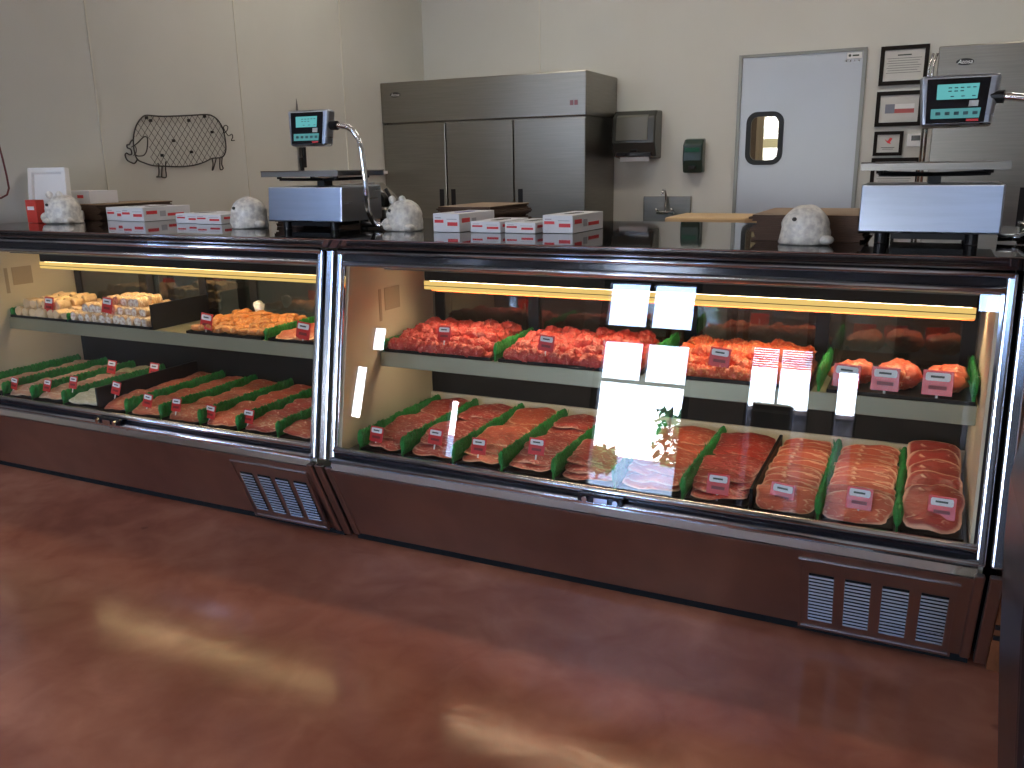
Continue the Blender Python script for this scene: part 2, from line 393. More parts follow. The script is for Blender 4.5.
# ------------------------------------------------------------------ display cases
GB = (2.728, .478); GT = (2.855, 1.215)
def front_pt(t, out=0.0):
    dy, dz = GT[0] - GB[0], GT[1] - GB[1]; L = math.hypot(dy, dz)
    return (GB[0] + dy * t - out * dz / L, GB[1] + dz * t + out * dy / L)
def display_case(x0, x1, label, doors, vent, lampx, strip=None):
    root = thing('display_case', label, 'display case', ((x0 + x1) / 2, 2.86, 0))
    MB().box(x0, x1, 2.87, 3.58, 0, .035).build('toe_kick', 'dark', root)
    MB().prism([(2.85, .035), (2.68, .385), (2.70, .385), (2.88, .035)], x0, x1).build('base_panel', 'panel', root, bevel=.003)
    MB().box(x0 + .02, x1 - .02, 2.90, 3.58, .035, .43).build('lower_body', 'dark', root)
    # louvred vent grille on the base panel
    def pp(x, z, out): # point on the sloped panel
        y = 2.85 - (z - .0) * (.17 / .41); n = Vector((0, -.41, -.17)).normalized()
        return Vector((x, y, z)) + n * out
    g = MB()
    def slab(mb, xa, xb, za, zb, o0, o1):
        vs = [pp(x, z, o) for o in (o0, o1) for z in (za, zb) for x in (xa, xb)]
        mb.add(vs, [(0, 2, 3, 1), (4, 5, 7, 6), (0, 1, 5, 4), (2, 6, 7, 3), (0, 4, 6, 2), (1, 3, 7, 5)])
    v0, v1 = vent; W = v1 - v0
    slab(g, v0, v1, .05, .345, .002, .008)
    for xa, xb, za, zb in ((v0 - .008, v0, .042, .353), (v1, v1 + .008, .042, .353), (v0, v1, .042, .05), (v0, v1, .345, .353)): slab(g, xa, xb, za, zb, .002, .013)
    vg = g.build('vent_grille', 'panel', root, bevel=.0015)
    dk = MB(); lv = MB()
    for q in range(4):
        xa = v0 + W * (.055 + q * .245); xb = xa + W * .17
        slab(dk, xa, xb, .085, .295, .0085, .0105)
        for r in range(14):
            z = .088 + r * .0149
            vs = [pp(xa, z + .0045, .0105), pp(xb, z + .0045, .0105), pp(xb, z + .001, .0155), pp(xa, z + .001, .0155), pp(xb, z, .0105), pp(xa, z, .0105)]
            lv.add(vs, [(0, 1, 2, 3), (3, 2, 4, 5), (0, 3, 5), (1, 4, 2), (0, 5, 4, 1)])
    dk.build('louvre_slot', 'dark', vg); lv.build('louvre_blades', 'box_steel', vg)
    lb = MB(); slab(lb, v0 - .065, v0 - .02, .345, .362, .003, .006); lb.build('maker_label', 'box_steel', root)
    # lower rails
    MB().tube([(x0 + .028, 2.716, .467), (x1 - .028, 2.716, .467)], .0140, 20).build('glass_rail', 'post', root, smooth=True)
    MB().box(x0 + .02, x1 - .02, 2.712, 2.74, .43, .456).build('rail_gap', 'blackg', root)
    MB().tube([(x0 + .02, 2.698, .427), (x1 - .02, 2.698, .427)], .0118, 20).build('bumper_rail', 'post', root, smooth=True)
    MB().prism([(2.700, .416), (2.682, .389), (2.70, .385), (2.72, .412)], x0 + .02, x1 - .02).build('mirror_strip', 'chrome', root)
    mid = (x0 + x1) / 2
    lt = MB(); lt.box(mid - .085, mid + .085, 2.676, 2.70, .432, .462); lt = lt.build('latch', 'blackg', root, bevel=.004)
    MB().box(mid - .02, mid + .03, 2.668, 2.676, .438, .456).build('latch_catch', 'chrome', lt)
    for q in (-.055, .06): MB().tube([(mid + q, 2.676, .447), (mid + q, 2.664, .447)], .010).build('latch_screw', 'chrome', lt)
    # posts (chrome above, steel over the kick)
    for xa in (x0, x1 - .028):
        a = front_pt(-.09, .014); b = front_pt(1.085, .014); c = front_pt(1.085, -.02); e = front_pt(-.09, -.02)
        MB().prism([a, b, c, e], xa, xa + .028).build('corner_post', 'post', root, bevel=.008, seg=3)
        MB().prism([(2.842, .03), (2.668, .40), (2.70, .40), (2.875, .03)], xa, xa + .03).build('kick_edge', 'panel', root, bevel=.006)
    if strip:
        a = front_pt(-.09, .010); b = front_pt(1.085, .010); c = front_pt(1.085, -.02); e = front_pt(-.09, -.02)
        sp = MB().prism([a, b, c, e], strip[0], strip[1]).build('joining_strip', 'post', root, bevel=.008, seg=3)
        MB().prism([(2.846, .02), (2.672, .40), (2.70, .40), (2.88, .02)], strip[0], strip[1]).build('joining_strip_base', 'panel', root, bevel=.004)
        MB().box(strip[0], strip[1], 2.90, 3.5, .03, 1.27).build('joint_filler', 'dark', root)
    # front glass
    a = front_pt(0, 0); b = front_pt(1.0, 0); c = front_pt(1.0, -.006); e = front_pt(0, -.006)
    MB().prism([a, b, c, e], x0 + .028, x1 - .028).build('front_glass', 'glass', root)
    for xa in (x0 + .029, x1 - .037):
        MB().prism([front_pt(0, .003), front_pt(1, .003), front_pt(1, -.008), front_pt(0, -.008)], xa, xa + .008).build('glass_edge_trim', 'chrome', root)
    # upper rails
    MB().tube([(x0 + .028, 2.850, 1.225), (x1 - .028, 2.850, 1.225)], .0125, 20).build('upper_glass_rail', 'post', root, smooth=True)
    MB().box(x0 + .02, x1 - .02, 2.856, 2.88, 1.237, 1.262).build('upper_rail_gap', 'blackg', root)
    MB().tube([(x0 + .01, 2.849, 1.273), (x1 - .01, 2.849, 1.273)], .0125, 20).build('upper_rail', 'post', root, smooth=True)
    # side walls with cream liner
    for i, xa in enumerate((x0 + .005, x1 - .045)):
        prof = [(2.87, .04), (2.72, .40), (2.74, .476), (2.872, 1.21), (2.88, 1.287), (3.52, 1.287), (3.52, .04)]
        ep = MB().prism(prof, xa, xa + .04).build('end_panel', 'liner', root)
        if i == 0:
            xp = xa + .0405; lab = MB()
            lab.box(xp, xp + .001, 3.11, 3.23, .99, 1.09)
            lab.box(xp, xp + .001, 3.065, 3.085, .95, 1.09); lo = lab.build('printed_notice', 'label_grey', ep)
    # interior
    MB().box(x0 + .045, x1 - .045, 2.755, 3.48, .43, .452).build('deck', 'deck', root)
    if x0 > -3: MB().box(x0 + .045, x1 - .045, 3.468, 3.482, .4525, .535).build('rear_ledge', 'liner', root)
    MB().box(x0 + .045, x1 - .045, 3.485, 3.53, .04, .74).build('rear_panel', 'dark', root)
    MB().prism([(2.885, 1.287), (2.885, 1.225), (3.10, 1.215), (3.12, 1.17), (3.53, 1.17), (3.53, 1.287)], x0 + .045, x1 - .045).build('header', mat('header_grey', (.12, .14, .14), .5), root)
    sh = MB().box(x0 + .05, x1 - .05, 3.06, 3.45, .806, .818).build('shelf', 'shelf', root)
    MB().prism([(3.05, .820), (3.045, .755), (3.06, .753), (3.064, .818)], x0 + .05, x1 - .05).build('shelf_lip', 'shelf', sh, bevel=.002)
    for xa in (x0 + .05, mid - .01, x1 - .07): MB().prism([(3.11, .805), (3.48, .805), (3.48, .72), (3.40, .76)], xa, xa + .012).build('shelf_bracket', 'shelf', sh)
    MB().box(x0 + .12, x1 - .12, 3.072, 3.098, .782, .804).build('shelf_lamp', 'shelflamp' if x0 > -3 else 'shelflamp_dim', sh)  # fill light added behind the lip to brighten the lower deck
    lm = MB().box(lampx[0], lampx[1], 3.172, 3.23, 1.122, 1.175).build('lamp_housing', 'dark', root, bevel=.004)
    MB().box(lampx[0], lampx[1], 3.168, 3.172, 1.086, 1.122).build('lamp_diffuser', 'lampshade', lm)
    MB().box(lampx[0], lampx[1], 3.1665, 3.168, 1.100, 1.1025).build('diffuser_seam', 'dark', lm)
    MB().box(lampx[0] + .01, lampx[1] - .01, 3.182, 3.222, 1.092, 1.120).build('lamp_tube', 'lamp' if x0 > -3 else 'lamp_dim', lm, bevel=.008, seg=3)
    if x0 > -3: MB().box(lampx[0], lampx[1], 3.228, 3.234, 1.070, 1.122).build('lamp_trim', 'orange', lm)
    # rear sliding doors
    for i, (a, b) in enumerate(doors):
        y = 3.488 + (i % 2) * .016; w = .05
        f = MB(); f.box(a, a + w, y, y + .014, .742, 1.168); f.box(b - w, b, y, y + .014, .742, 1.168); f.box(a + w, b - w, y, y + .014, .742, .772); f.box(a + w, b - w, y, y + .014, 1.138, 1.168)
        fo = f.build('rear_door', 'black', root)
        MB().box(a + w, b - w, y + .004, y + .009, .772, 1.138).build('rear_door_glass', 'rglass', fo)
    # top
    cx0, cx1 = (x0 - .02 if x0 < -3 else x0 - .035 + .001), (x1 + .036 if x0 < -3 else 1.6)
    ct = MB().prism([(2.772, 1.33), (2.776, 1.326), (2.84, 1.288), (4.05, 1.288), (4.05, 1.33)], cx0, cx1).build('countertop', 'granite', root)
    MB().prism([(2.7705, 1.3265), (2.8385, 1.2865), (2.84, 1.288), (2.772, 1.328)], cx0, cx1).build('front_fascia', 'fascia', ct)
    MB().tube([(cx0, 2.772, 1.3275), (cx1, 2.772, 1.3275)], .0022, 6).build('edge_bead', 'rail', ct)
    for xa in (x0 + .3, x1 - .3): MB().box(xa - .03, xa + .03, 3.93, 3.99, 0, 1.288).build('support_leg', 'steel', root)
    return root
display_case(-2.165, .25, 'stainless display case with red steaks and ground beef behind reflecting glass', [(-2.09, -1.55), (-1.62, -.81), (-.88, -.31), (-.39, .2)], (-.27, .185), (-1.95, .17), (.264, .30))
display_case(-4.66, -2.235, 'stainless display case with mushrooms and pale meat rows beside the left wall', [(-4.6, -3.95), (-4.08, -3.50), (-3.60, -3.19), (-3.34, -2.29)], (-2.70, -2.29), (-4.45, -2.33), (-2.222, -2.182))

# side panel coloured with the floor's reflection, and dark cabinet at the right
wp = thing('wooden_panel', 'narrow orange-brown wooden panel with black hinges beside the right case end', 'panel', (.34, 2.8, 0))
MB().prism([(2.85, 0), (2.70, .40), (2.80, 1.285), (3.3, 1.285), (3.3, 0)], .302, .36).build('board', 'wood', wp, bevel=.003)
for z in (.345, .19, .145):
    y = 2.85 - z * (.15 / .40); MB().box(.303, .352, y - .012, y + .004, z, z + .014).build('hinge', 'black', wp)
dc = thing('cabinet', 'dark glossy cabinet cut off by the right edge of the photo', 'cabinet', (.5, 2.0, 0))
MB().prism([(.285, 0), (.232, .53), (.211, .80), (.206, .95), (.222, 1.08), (.30, 1.14), (.9, 1.14), (.9, 0)], 1.55, 2.0, 'y').build('body', 'darkcab', dc, bevel=.02, seg=3)
MB().box(.36, .8, 1.535, 1.55, .12, 1.0).build('door', 'darkcab', dc, bevel=.005)

# ------------------------------------------------------------------ products
def tray(x0, x1, y0, y1, z, label, h=.02, group=None):
    mb = MB(); t = .004
    mb.box(x0, x1, y0, y1, z, z + .004)
    mb.box(x0, x0 + t, y0, y1, z, z + h); mb.box(x1 - t, x1, y0, y1, z, z + h); mb.box(x0, x1, y0, y0 + t, z, z + h); mb.box(x0, x1, y1 - t, y1, z, z + h)
    return tag(mb.build('food_tray', 'black'), label, 'tray', group)
def divider(x, y0, y1, z, label, h=.045, w=.02, m='green', group='green grass-like dividers'):
    if m == 'black':
        return tag(MB().box(x - .006, x + .006, y0, y1, z, z + h).build('row_divider', 'black', bevel=.002), label, 'divider')
    rnd = random.Random(int(x * 1000) + int(y0 * 10)); mb = MB(); n = int((y1 - y0) / .022)
    base = MB()
    mb.box(x - .004, x + .004, y0, y1, z, z + h * .6)
    for i in range(n):
        y = y0 + (i + .5) * (y1 - y0) / n
        mb.ball((x + rnd.uniform(-.002, .002), y, z + h * .62), (w * .55, .016, h * rnd.uniform(.38, .48)), 8, 6)
    # blades of the grass strip
    for i in range(n * 7):
        y = rnd.uniform(y0, y1); a = rnd.uniform(-1, 1); hh = h * rnd.uniform(.85, 1.15)
        p = Vector((x + a * w * .35, y, z + h * .5)); q = Vector((x + a * w * .8, y + rnd.uniform(-.006, .006), z + hh))
        mb.add([p + Vector((-.002, -.002, 0)), p + Vector((.002, .002, 0)), q], [(0, 1, 2)])
    return tag(mb.build('grass_divider', 'green'), label, 'divider')

# price tags: red card, white label, printed lines, clear stem
def make_tag():
    r = thing('price_tag', 'price tag', 'price tag', (0, 0, 0), 'red price tags')
    MB().box(-.036, .036, 0, .002, -.042, .022).build('card', 'tagred', r, bevel=.0008)
    lo = MB().prism([(-.026, -.005), (-.029, -.001), (-.029, .012), (-.026, .016), (.026, .016), (.029, .012), (.029, -.001), (.026, -.005)], -.0015, -.0003, 'y').build('name_label', 'white', r)
    MB().box(-.017, .015, -.0022, -.0016, .003, .0085).build('printed_line', 'ink', lo)
    MB().box(-.020, .022, -.0016, -.0003, -.027, -.017).build('printed_price', mat('tag_print', (.22, .02, .02), .5), r)
    MB().box(-.003, .003, .0021, .005, -.062, .0).build('stem', 'white', r)
    return r
TAG = make_tag(); tag_used = [False]
def price_tag(x, y, z, label, rx=-.30, s=1.0, rz=-.15):
    if not tag_used[0]:
        tag_used[0] = True; t = TAG; t.location = (x, y, z); t['label'] = label
    else: t = copy_tree(TAG, (x, y, z), label=label)
    t.rotation_euler = (rx, random.uniform(-.06, .06), rz); t.scale = (s, s, s); return t

def slice_mesh(name, w, d, t, m, seed, wav=.005, pw=4.2):
    rnd = random.Random(seed); nr, ns = 7, 30; vs = []; rim = []; fs = []
    ph = [rnd.uniform(0, 6.28) for _ in range(6)]
    for side in (1, -1):
        for i in range(nr + 1):
            rr = i / nr
            for k in range(ns):
                a = 2 * PI * k / ns
                ca, sa = math.cos(a), math.sin(a)
                q = (abs(ca) ** pw + abs(sa) ** pw) ** (-1 / pw)
                q *= 1 + .05 * math.sin(2 * a + ph[0]) + .04 * math.sin(3 * a + ph[1]) + .025 * math.sin(7 * a + ph[2])
                x, y = ca * q * rr * w / 2, sa * q * rr * d / 2
                th = t / 2 * math.sqrt(max(0, 1 - rr ** 6)) * (1 if i < nr else 0)
                z = side * th + wav * math.sin(x / w * 7 + ph[3]) + wav * .7 * math.sin(y / d * 5 + ph[4]) + .0015 * math.sin(a * 9 + rr * 9)
                vs.append((x, y, z)); rim.append(rr + .03 * math.sin(4 * a + ph[5]))
    base = (nr + 1) * ns
    for s_ in (0, 1):
        for i in range(nr):
            for k in range(ns):
                a, b = i * ns + k, i * ns + (k + 1) % ns; c, e = a + ns, b + ns
                f = (a, b, e, c) if s_ == 0 else (c, e, b, a)
                fs.append(tuple(v + s_ * base for v in f))
    for k in range(ns):
        a, b = nr * ns + k, nr * ns + (k + 1) % ns; fs.append((a, b, b + base, a + base))
    me = bpy.data.meshes.new(name); me.from_pydata(vs, [], fs)
    at = me.attributes.new('rim', 'FLOAT', 'POINT'); at.data.foreach_set('value', [max(0.0, v) for v in rim])
    me.materials.append(M[m]); me.polygons.foreach_set('use_smooth', [True] * len(me.polygons))
    bm = bmesh.new(); bm.from_mesh(me); bmesh.ops.recalc_face_normals(bm, faces=bm.faces); bm.to_mesh(me); bm.free()
    return me
SL = {}
def slice_obj(kind, name, w, d, t, m, seed):
    key = (kind, seed, round(w, 3), round(d, 3), round(t, 3))
    if key not in SL: SL[key] = slice_mesh(name, w, d, t, m, seed)
    o = bpy.data.objects.new(name, SL[key]); C.objects.link(o); return o
ORD = ['front', 'second', 'third', 'fourth', 'fifth', 'sixth', 'seventh', 'eighth', 'ninth', 'tenth', 'eleventh', 'twelfth', 'thirteenth', 'fourteenth']
def ordn(i): return 'foremost' if i == 0 else ORD[i] + ' from front'
def meat_row(x0, x1, y0, y1, n, mkey, name, adj, where, t=.014, tilt=.42, dscale=2.0, z=.462, cat='meat', rise=0.0, two=None):
    w = (x1 - x0) * .98; st = (y1 - y0) / n; d = max(.09, st * dscale)
    for i in range(n):
        y = y0 + st * (i + .5)
        mk = mkey; nm = name; ad = adj
        if two and i >= two[0]: mk, nm, ad = two[1], two[2], two[3]
        o = slice_obj(mk, nm, w, d, t, mk, (i * 7 + int(abs(x0) * 100)) % 5)
        zz = z + math.sin(tilt) * d * .5 * .85 + t * .5 + rise * (i / n)
        o.location = ((x0 + x1) / 2 + random.uniform(-.004, .004), y, zz)
        o.rotation_euler = (tilt + random.uniform(-.05, .05), random.uniform(-.05, .05), random.uniform(-.10, .10))
        tag(o, '%s, %s in the %s' % (ad, ordn(i), where), cat, nm.replace('_', ' ') + ' pieces in the ' + where)

def stack(x0, x1, y0, n, mk, nm, ad, where, t, d=.24, z=.458):
    w = (x1 - x0) * .99
    d = .19; t = .015
    for i in range(n):
        o = slice_obj(mk, nm, w, d, t, mk, (i * 3 + int(abs(x0) * 100)) % 5)
        o.location = ((x0 + x1) / 2 + random.uniform(-.005, .005), y0 + d / 2 + i * .030, z + t * .6 + i * (t * .72) + .008)
        o.rotation_euler = (random.uniform(.04, .14), random.uniform(-.06, .06), random.uniform(-.12, .12))
        tag(o, '%s, %s in the %s' % (ad, ('bottom', 'second', 'third', 'fourth', 'topmost')[i], where), 'meat', nm.replace('_', ' ') + 's in the ' + where)
# --- right case, lower deck: ten rows
RC = 'lower right-case row'
cols = ['first', 'second', 'third', 'fourth', 'fifth', 'sixth', 'seventh', 'eighth', 'ninth', 'tenth']
dv = [-2.065, -1.852, -1.615, -1.40, -1.183, -.94, -.69, -.456, -.238, 0.0, .20]
for i, x in enumerate(dv[:-1]):
    if i == 7: divider(x, 2.79, 3.44, .453, 'thin black divider between the seventh and eighth right case rows', .075, m='black')
    else: divider(x + (.0 if i else .005), 2.785, 3.445, .453, 'green grass divider left of the %s meat row in the right case' % cols[i], .082, .026)
spec = [ # n, material, name, adjective, thickness, tilt, dscale
    (7, 'marbled', 'beef_slice', 'thin marbled beef slice', .012, .30, 1.9),
    (8, 'marbled', 'beef_slice', 'pinkish marbled beef slice', .012, .30, 1.9),
    (9, 'pork', 'pork_cutlet', 'orange-red meat cutlet', .012, .34, 2.0),
    (8, 'marbled', 'ribeye_slice', 'fat-streaked beef slice', .013, .30, 1.9),
    (7, 'marbled', 'beef_slice', 'deep pink beef slice', .013, .32, 1.8),
    (8, 'pork', 'pork_cutlet', 'pale orange pork cutlet', .013, .34, 1.9),
    (7, 'beef', 'beef_steak', 'bright red beef steak', .018, .42, 1.8),
    (13, 'pork', 'thin_steak', 'thin orange-red steak', .013, .62, 2.5),
    (11, 'pork', 'pork_chop', 'pale-edged orange pork chop', .016, .60, 2.3),
    (5, 'darkbeef', 'round_steak', 'large dark fat-rimmed steak', .030, .55, 1.75)]
for i, (n, mk, nm, ad, t, tl, ds) in enumerate(spec):
    a, b = dv[i] + .012, dv[i + 1] - .012
    tray(a - .002, b + .002, 2.78, 3.463, .4525, 'black tray under the %s meat row of the right case' % cols[i], .012, 'black trays')
    if i < 7:
        stack(a, b, 2.80, 5, mk, nm, ad, 'front stack of the ' + cols[i] + ' ' + RC, t)
        stack(a, b, 3.10, 5, mk, nm, ad, 'back stack of the ' + cols[i] + ' ' + RC, t)
    else: meat_row(a, b, 2.81, 3.40, n, mk, nm, ad, cols[i] + ' ' + RC, t, tl, ds, z=.460)
for j, (x, z) in enumerate([(-2.003, .528), (-1.716, .553), (-1.519, .538), (-1.268, .570), (-.576, .524), (-.359, .522), (-.118, .544), (.122, .551)]):
    price_tag(x, 2.83, z, 'red price tag in the %s meat row of the right case' % cols[[0, 1, 2, 3, 6, 7, 8, 9][j]], s=1.0 if j < 4 else 1.12)

# --- ground beef mounds
def mound(x0, x1, y0, y1, z, h, m, seed, label):
    rnd = random.Random(seed); mb = MB(); W = x1 - x0; D = y1 - y0
    pts = []
    for r in range(6):
        for c_ in range(int(W / .042)):
            px = x0 + .03 + (c_ + .5 * (r % 2) + rnd.uniform(-.2, .2)) * (W - .06) / int(W / .042); py = y0 + .03 + r * (D - .06) / 5 + rnd.uniform(-.008, .008)
            u = min(1, (px - x0) / W); e = min(1, 5.0 * min(u, 1 - u) + .45) * min(1, 1.6 * (py - y0) / D + .35)
            pts.append((px, py, z + h * e * rnd.uniform(.75, 1.0)))
    for px, py, pz in pts:
        R = rnd.uniform(.026, .036); o = Vector((rnd.random() * 9, rnd.random() * 9, 0)); zc = max(z + R * .7, pz - R)
        fn = lambda d: 1 + .16 * math.sin(22 * (d.x * .8 + d.y * .3) + 5 * noise.noise(d * 2.4 + o)) * 1 + .14 * noise.noise(d * 5 + o)
        mb.ball((px, py, zc), (R * 1.05, R, R * .95), 22, 14, fn)
    # packed body under the curls
    n = 18
    vs = []; fs = []
    for i in range(n + 1):
        for k in range(7):
            u = i / n; v = k / 6; e = min(1, 5 * min(u, 1 - u) + .3) * min(1, 1.6 * v + .3)
            vs.append((x0 + .015 + u * (W - .03), y0 + .02 + v * (D - .04), z + max(.01, h * e * .72)))
    top = len(vs); vs += [(a, b, z + .001) for a, b, c in vs[:top]]
    for i in range(n):
        for k in range(6):
            a = i * 7 + k; fs += [(a, a + 7, a + 8, a + 1), (a + top, a + 1 + top, a + 8 + top, a + 7 + top)]
    for i in range(n): fs += [(i * 7, i * 7 + top, i * 7 + 7 + top, i * 7 + 7), (i * 7 + 6, i * 7 + 13, i * 7 + 13 + top, i * 7 + 6 + top)]
    for k in range(6): fs += [(k, k + 1, k + 1 + top, k + top), (n * 7 + k, n * 7 + k + top, n * 7 + k + 1 + top, n * 7 + k + 1)]
    mb.add(vs, fs)
    o = mb.build('ground_beef', m, smooth=True); tag(o, label, 'ground meat', 'mounds of ground meat', 'stuff'); return o
ZS = .8225
for (a, b, nm) in ((-2.095, -1.575, 'left ground beef mound'), (-1.54, -.93, 'middle ground beef mound'), (-.86, -.315, 'orange ground meat mound'), (-.265, .195, 'three tagged meat bundles')):
    tray(a, b, 3.055, 3.44, .8185, 'black shelf tray under the ' + nm, .014, 'black trays')
mound(-2.09, -1.58, 3.06, 3.43, ZS, .105, 'ground', 1, 'bright red ground beef heap at the shelf\'s left end in the right case')
mound(-1.535, -.935, 3.06, 3.43, ZS, .105, 'ground', 2, 'red ground beef heap next to the bright window reflection')
mound(-.855, -.32, 3.06, 3.43, ZS, .105, 'groundo', 3, 'orange ground meat heap right of the bright window reflection')
divider(-2.105, 3.06, 3.44, .8185, 'green grass divider at the far left of the right case shelf', .05)
divider(-1.557, 3.06, 3.44, .8185, 'green grass divider between the two red ground beef heaps', .075)
divider(-.895, 3.06, 3.44, .8185, 'green grass divider left of the orange ground meat heap', .10)
divider(-.292, 3.06, 3.44, .8185, 'green grass divider left of the three tagged meat bundles', .085)
divider(.188, 3.06, 3.42, .8185, 'green grass divider at the right end of the right case shelf', .095)
for x, z, s_, q in ((-1.808, .925, .95, 'left red ground beef heap'), (-1.336, .918, 1.0, 'middle red ground beef heap'), (-.643, .918, 1.1, 'orange ground meat heap'), (-.205, .89, 1.25, 'leftmost shelf meat bundle'), (-.082, .89, 1.25, 'middle shelf meat bundle'), (.078, .892, 1.3, 'rightmost shelf meat bundle')):
    price_tag(x, 3.085, z, 'red price tag on the ' + q, s=s_, rx=-.2)
def bundle(cx, cy, z, w, label, seed):
    rnd = random.Random(seed); mb = MB()
    for i in range(9):
        a = rnd.uniform(0, 2 * PI); r = rnd.uniform(0, w * .28)
        ph = Vector((rnd.random() * 5, rnd.random() * 5, 3))
        fn = lambda d: 1 + .18 * noise.noise(d * 2.2 + ph) + .06 * math.sin(d.x * 16 + 6 * d.z)
        mb.ball((cx + r * math.cos(a), cy + r * .9 * math.sin(a), z + .035 + rnd.uniform(0, .028)), (w * .30, w * .34, .036), 18, 12, fn)
    return tag(mb.build('meat_bundle', 'pork', smooth=True), label, 'meat', 'orange-red meat bundles behind red tags')
bundle(-.20, 3.20, ZS, .15, 'orange-red meat bundle, leftmost of three on the right shelf', 1)
bundle(-.06, 3.20, ZS, .16, 'orange-red meat bundle, middle of three on the right shelf', 2)
bundle(.09, 3.20, ZS, .16, 'orange-red meat bundle, rightmost of three on the right shelf', 3)

# --- left case, lower deck
LC = 'lower left-case row'
lv = [-4.605, -4.36, -4.13, -3.89, -3.63, -3.44, -3.21, -2.96, -2.73, -2.50, -2.29]
for i, x in enumerate(lv[:-1]):
    if i == 4: divider(x, 2.78, 3.44, .453, 'tall black divider splitting the left case lower rows', .115, m='black')
    else: divider(x + .004 * (i == 0), 2.785, 3.445, .453, 'green grass divider left of the %s meat row in the left case' % cols[i], .074, .026)
ls = [(9, 'chicken', 'chicken_cutlet', 'pale pink chicken cutlet', .022, .25, 1.7, None),
      (9, 'chicken', 'chicken_cutlet', 'tan pink chicken cutlet', .022, .28, 1.7, None),
      (8, 'chicken', 'chicken_piece', 'light tan chicken piece', .024, .28, 1.7, (6, 'cheese', 'pale_slab', 'pale yellow slab')),
      (8, 'white_meat', 'white_bundle', 'white pale bundle', .026, .25, 1.7, (2, 'chicken', 'chicken_piece', 'orange-pink chicken piece')),
      (7, 'sausage', 'pork_piece', 'pinkish brown pork piece', .022, .3, 1.8, None),
      (8, 'sausage', 'pork_piece', 'pink pork strip', .020, .3, 1.8, None),
      (8, 'sausage', 'seasoned_cutlet', 'brownish pink seasoned cutlet', .020, .3, 1.8, None),
      (8, 'pork', 'pork_cutlet', 'orange-pink pork cutlet', .020, .3, 1.8, None),
      (8, 'marbled', 'pork_steak', 'fat-edged pink pork steak', .020, .32, 1.8, None),
      (8, 'marbled', 'pork_steak', 'pale red pork steak', .020, .32, 1.8, None)]
for i, (n, mk, nm, ad, t, tl, ds, two) in enumerate(ls):
    a, b = lv[i] + .016, lv[i + 1] - .016
    tray(a - .002, b + .002, 2.78, 3.463, .4525, 'black tray under the %s meat row of the left case' % cols[i], .012, 'black trays')
    meat_row(a, b, 2.81, 3.40, n, mk, nm, ad, cols[i] + ' ' + LC, t, tl, ds, z=.460, two=two)
for j, (x, z) in enumerate([(-4.322, .525), (-4.056, .539), (-3.851, .575), (-3.541, .575), (-3.332, .534), (-3.144, .533), (-2.93, .522), (-2.70, .526)]):
    price_tag(x, 2.83, z, 'red price tag in the %s meat row of the left case' % cols[[1, 2, 3, 4, 5, 6, 7, 8][j]])
price_tag(-4.017, 3.2, .562, 'red price tag farther back in the third left case row', s=1.15)
price_tag(-3.69, 3.2, .575, 'red price tag beside the tall black divider of the left case', s=1.15)

# --- left case, shelf: rolls, stuffed mushrooms, seasoned pieces, red slices
def roll_mesh(name, r, L, seed, m0, m1):
    rnd = random.Random(seed); mb = MB(); seg = 16; st = [-1, -.92, -.6, 0, .6, .92, 1]; ph = rnd.random() * 6
    vs = []; fs = []
    for i, t in enumerate(st):
        rr = r * (.80 if abs(t) == 1 else .95 if abs(t) > .9 else 1) * (1 + .05 * math.sin(3 * t + ph))
        for k in range(seg):
            a = 2 * PI * k / seg; q = rr * (1 + .06 * math.sin(3 * a + ph + t))
            vs.append((q * math.cos(a), t * L / 2, q * math.sin(a)))
    for i in range(len(st) - 1):
        for k in range(seg): fs.append((i * seg + k, i * seg + (k + 1) % seg, (i + 1) * seg + (k + 1) % seg, (i + 1) * seg + k))
    mb.add(vs, fs); mb.cur = 1; mb.add([], [])
    o = len(mb.v)
    mb.f.append(tuple(range(seg))); mb.mi.append(1); mb.f.append(tuple(range((len(st) - 1) * seg, len(st) * seg))); mb.mi.append(1)
    me = bpy.data.meshes.new(name); me.from_pydata([tuple(v) for v in mb.v], [], mb.f)
    me.materials.append(M[m0]); me.materials.append(M[m1]); me.polygons.foreach_set('material_index', mb.mi)
    me.polygons.foreach_set('use_smooth', [i == 0 for i in mb.mi])
    bm = bmesh.new(); bm.from_mesh(me); bmesh.ops.recalc_face_normals(bm, faces=bm.faces); bm.to_mesh(me); bm.free()
    return me
def put(me, name, loc, rot, s, label, cat, group):
    o = bpy.data.objects.new(name, me); C.objects.link(o); o.location = loc; o.rotation_euler = rot; o.scale = (s, s, s)
    return tag(o, label, cat, group)
for (a, b, nm) in ((-4.605, -4.14, 'pale stuffed rolls'), (-4.13, -3.515, 'stuffed mushroom caps'), (-3.27, -2.79, 'orange seasoned chicken'), (-2.75, -2.29, 'reddish shelf slices')):
    tray(a, b, 3.055, 3.44, .8185, 'black shelf tray under the ' + nm, .014, 'black trays')
divider(-4.60, 3.06, 3.44, .8185, 'green grass divider at the left end of the left case shelf', .05)
divider(-4.137, 3.06, 3.2, .8185, 'short green grass divider between the two pale roll heaps', .05)
divider(-3.50, 3.055, 3.44, .8185, 'black upright divider right of the stuffed mushroom heap', .13, m='black')
divider(-2.77, 3.06, 3.44, .8185, 'green grass divider between orange chicken and red slices', .055)
RM = [roll_mesh('stuffed_roll', .027, .07, s_, 'bun', 'bun') for s_ in range(3)]
RN = [roll_mesh('stuffed_mushroom', .027, .06, s_, 'roll', 'rollend') for s_ in range(3)]
def ordz(k): return ('bottom', 'second', 'top')[k]
ww = ['first', 'second', 'third', 'fourth', 'fifth', 'sixth', 'seventh', 'eighth', 'ninth', 'tenth', 'eleventh']
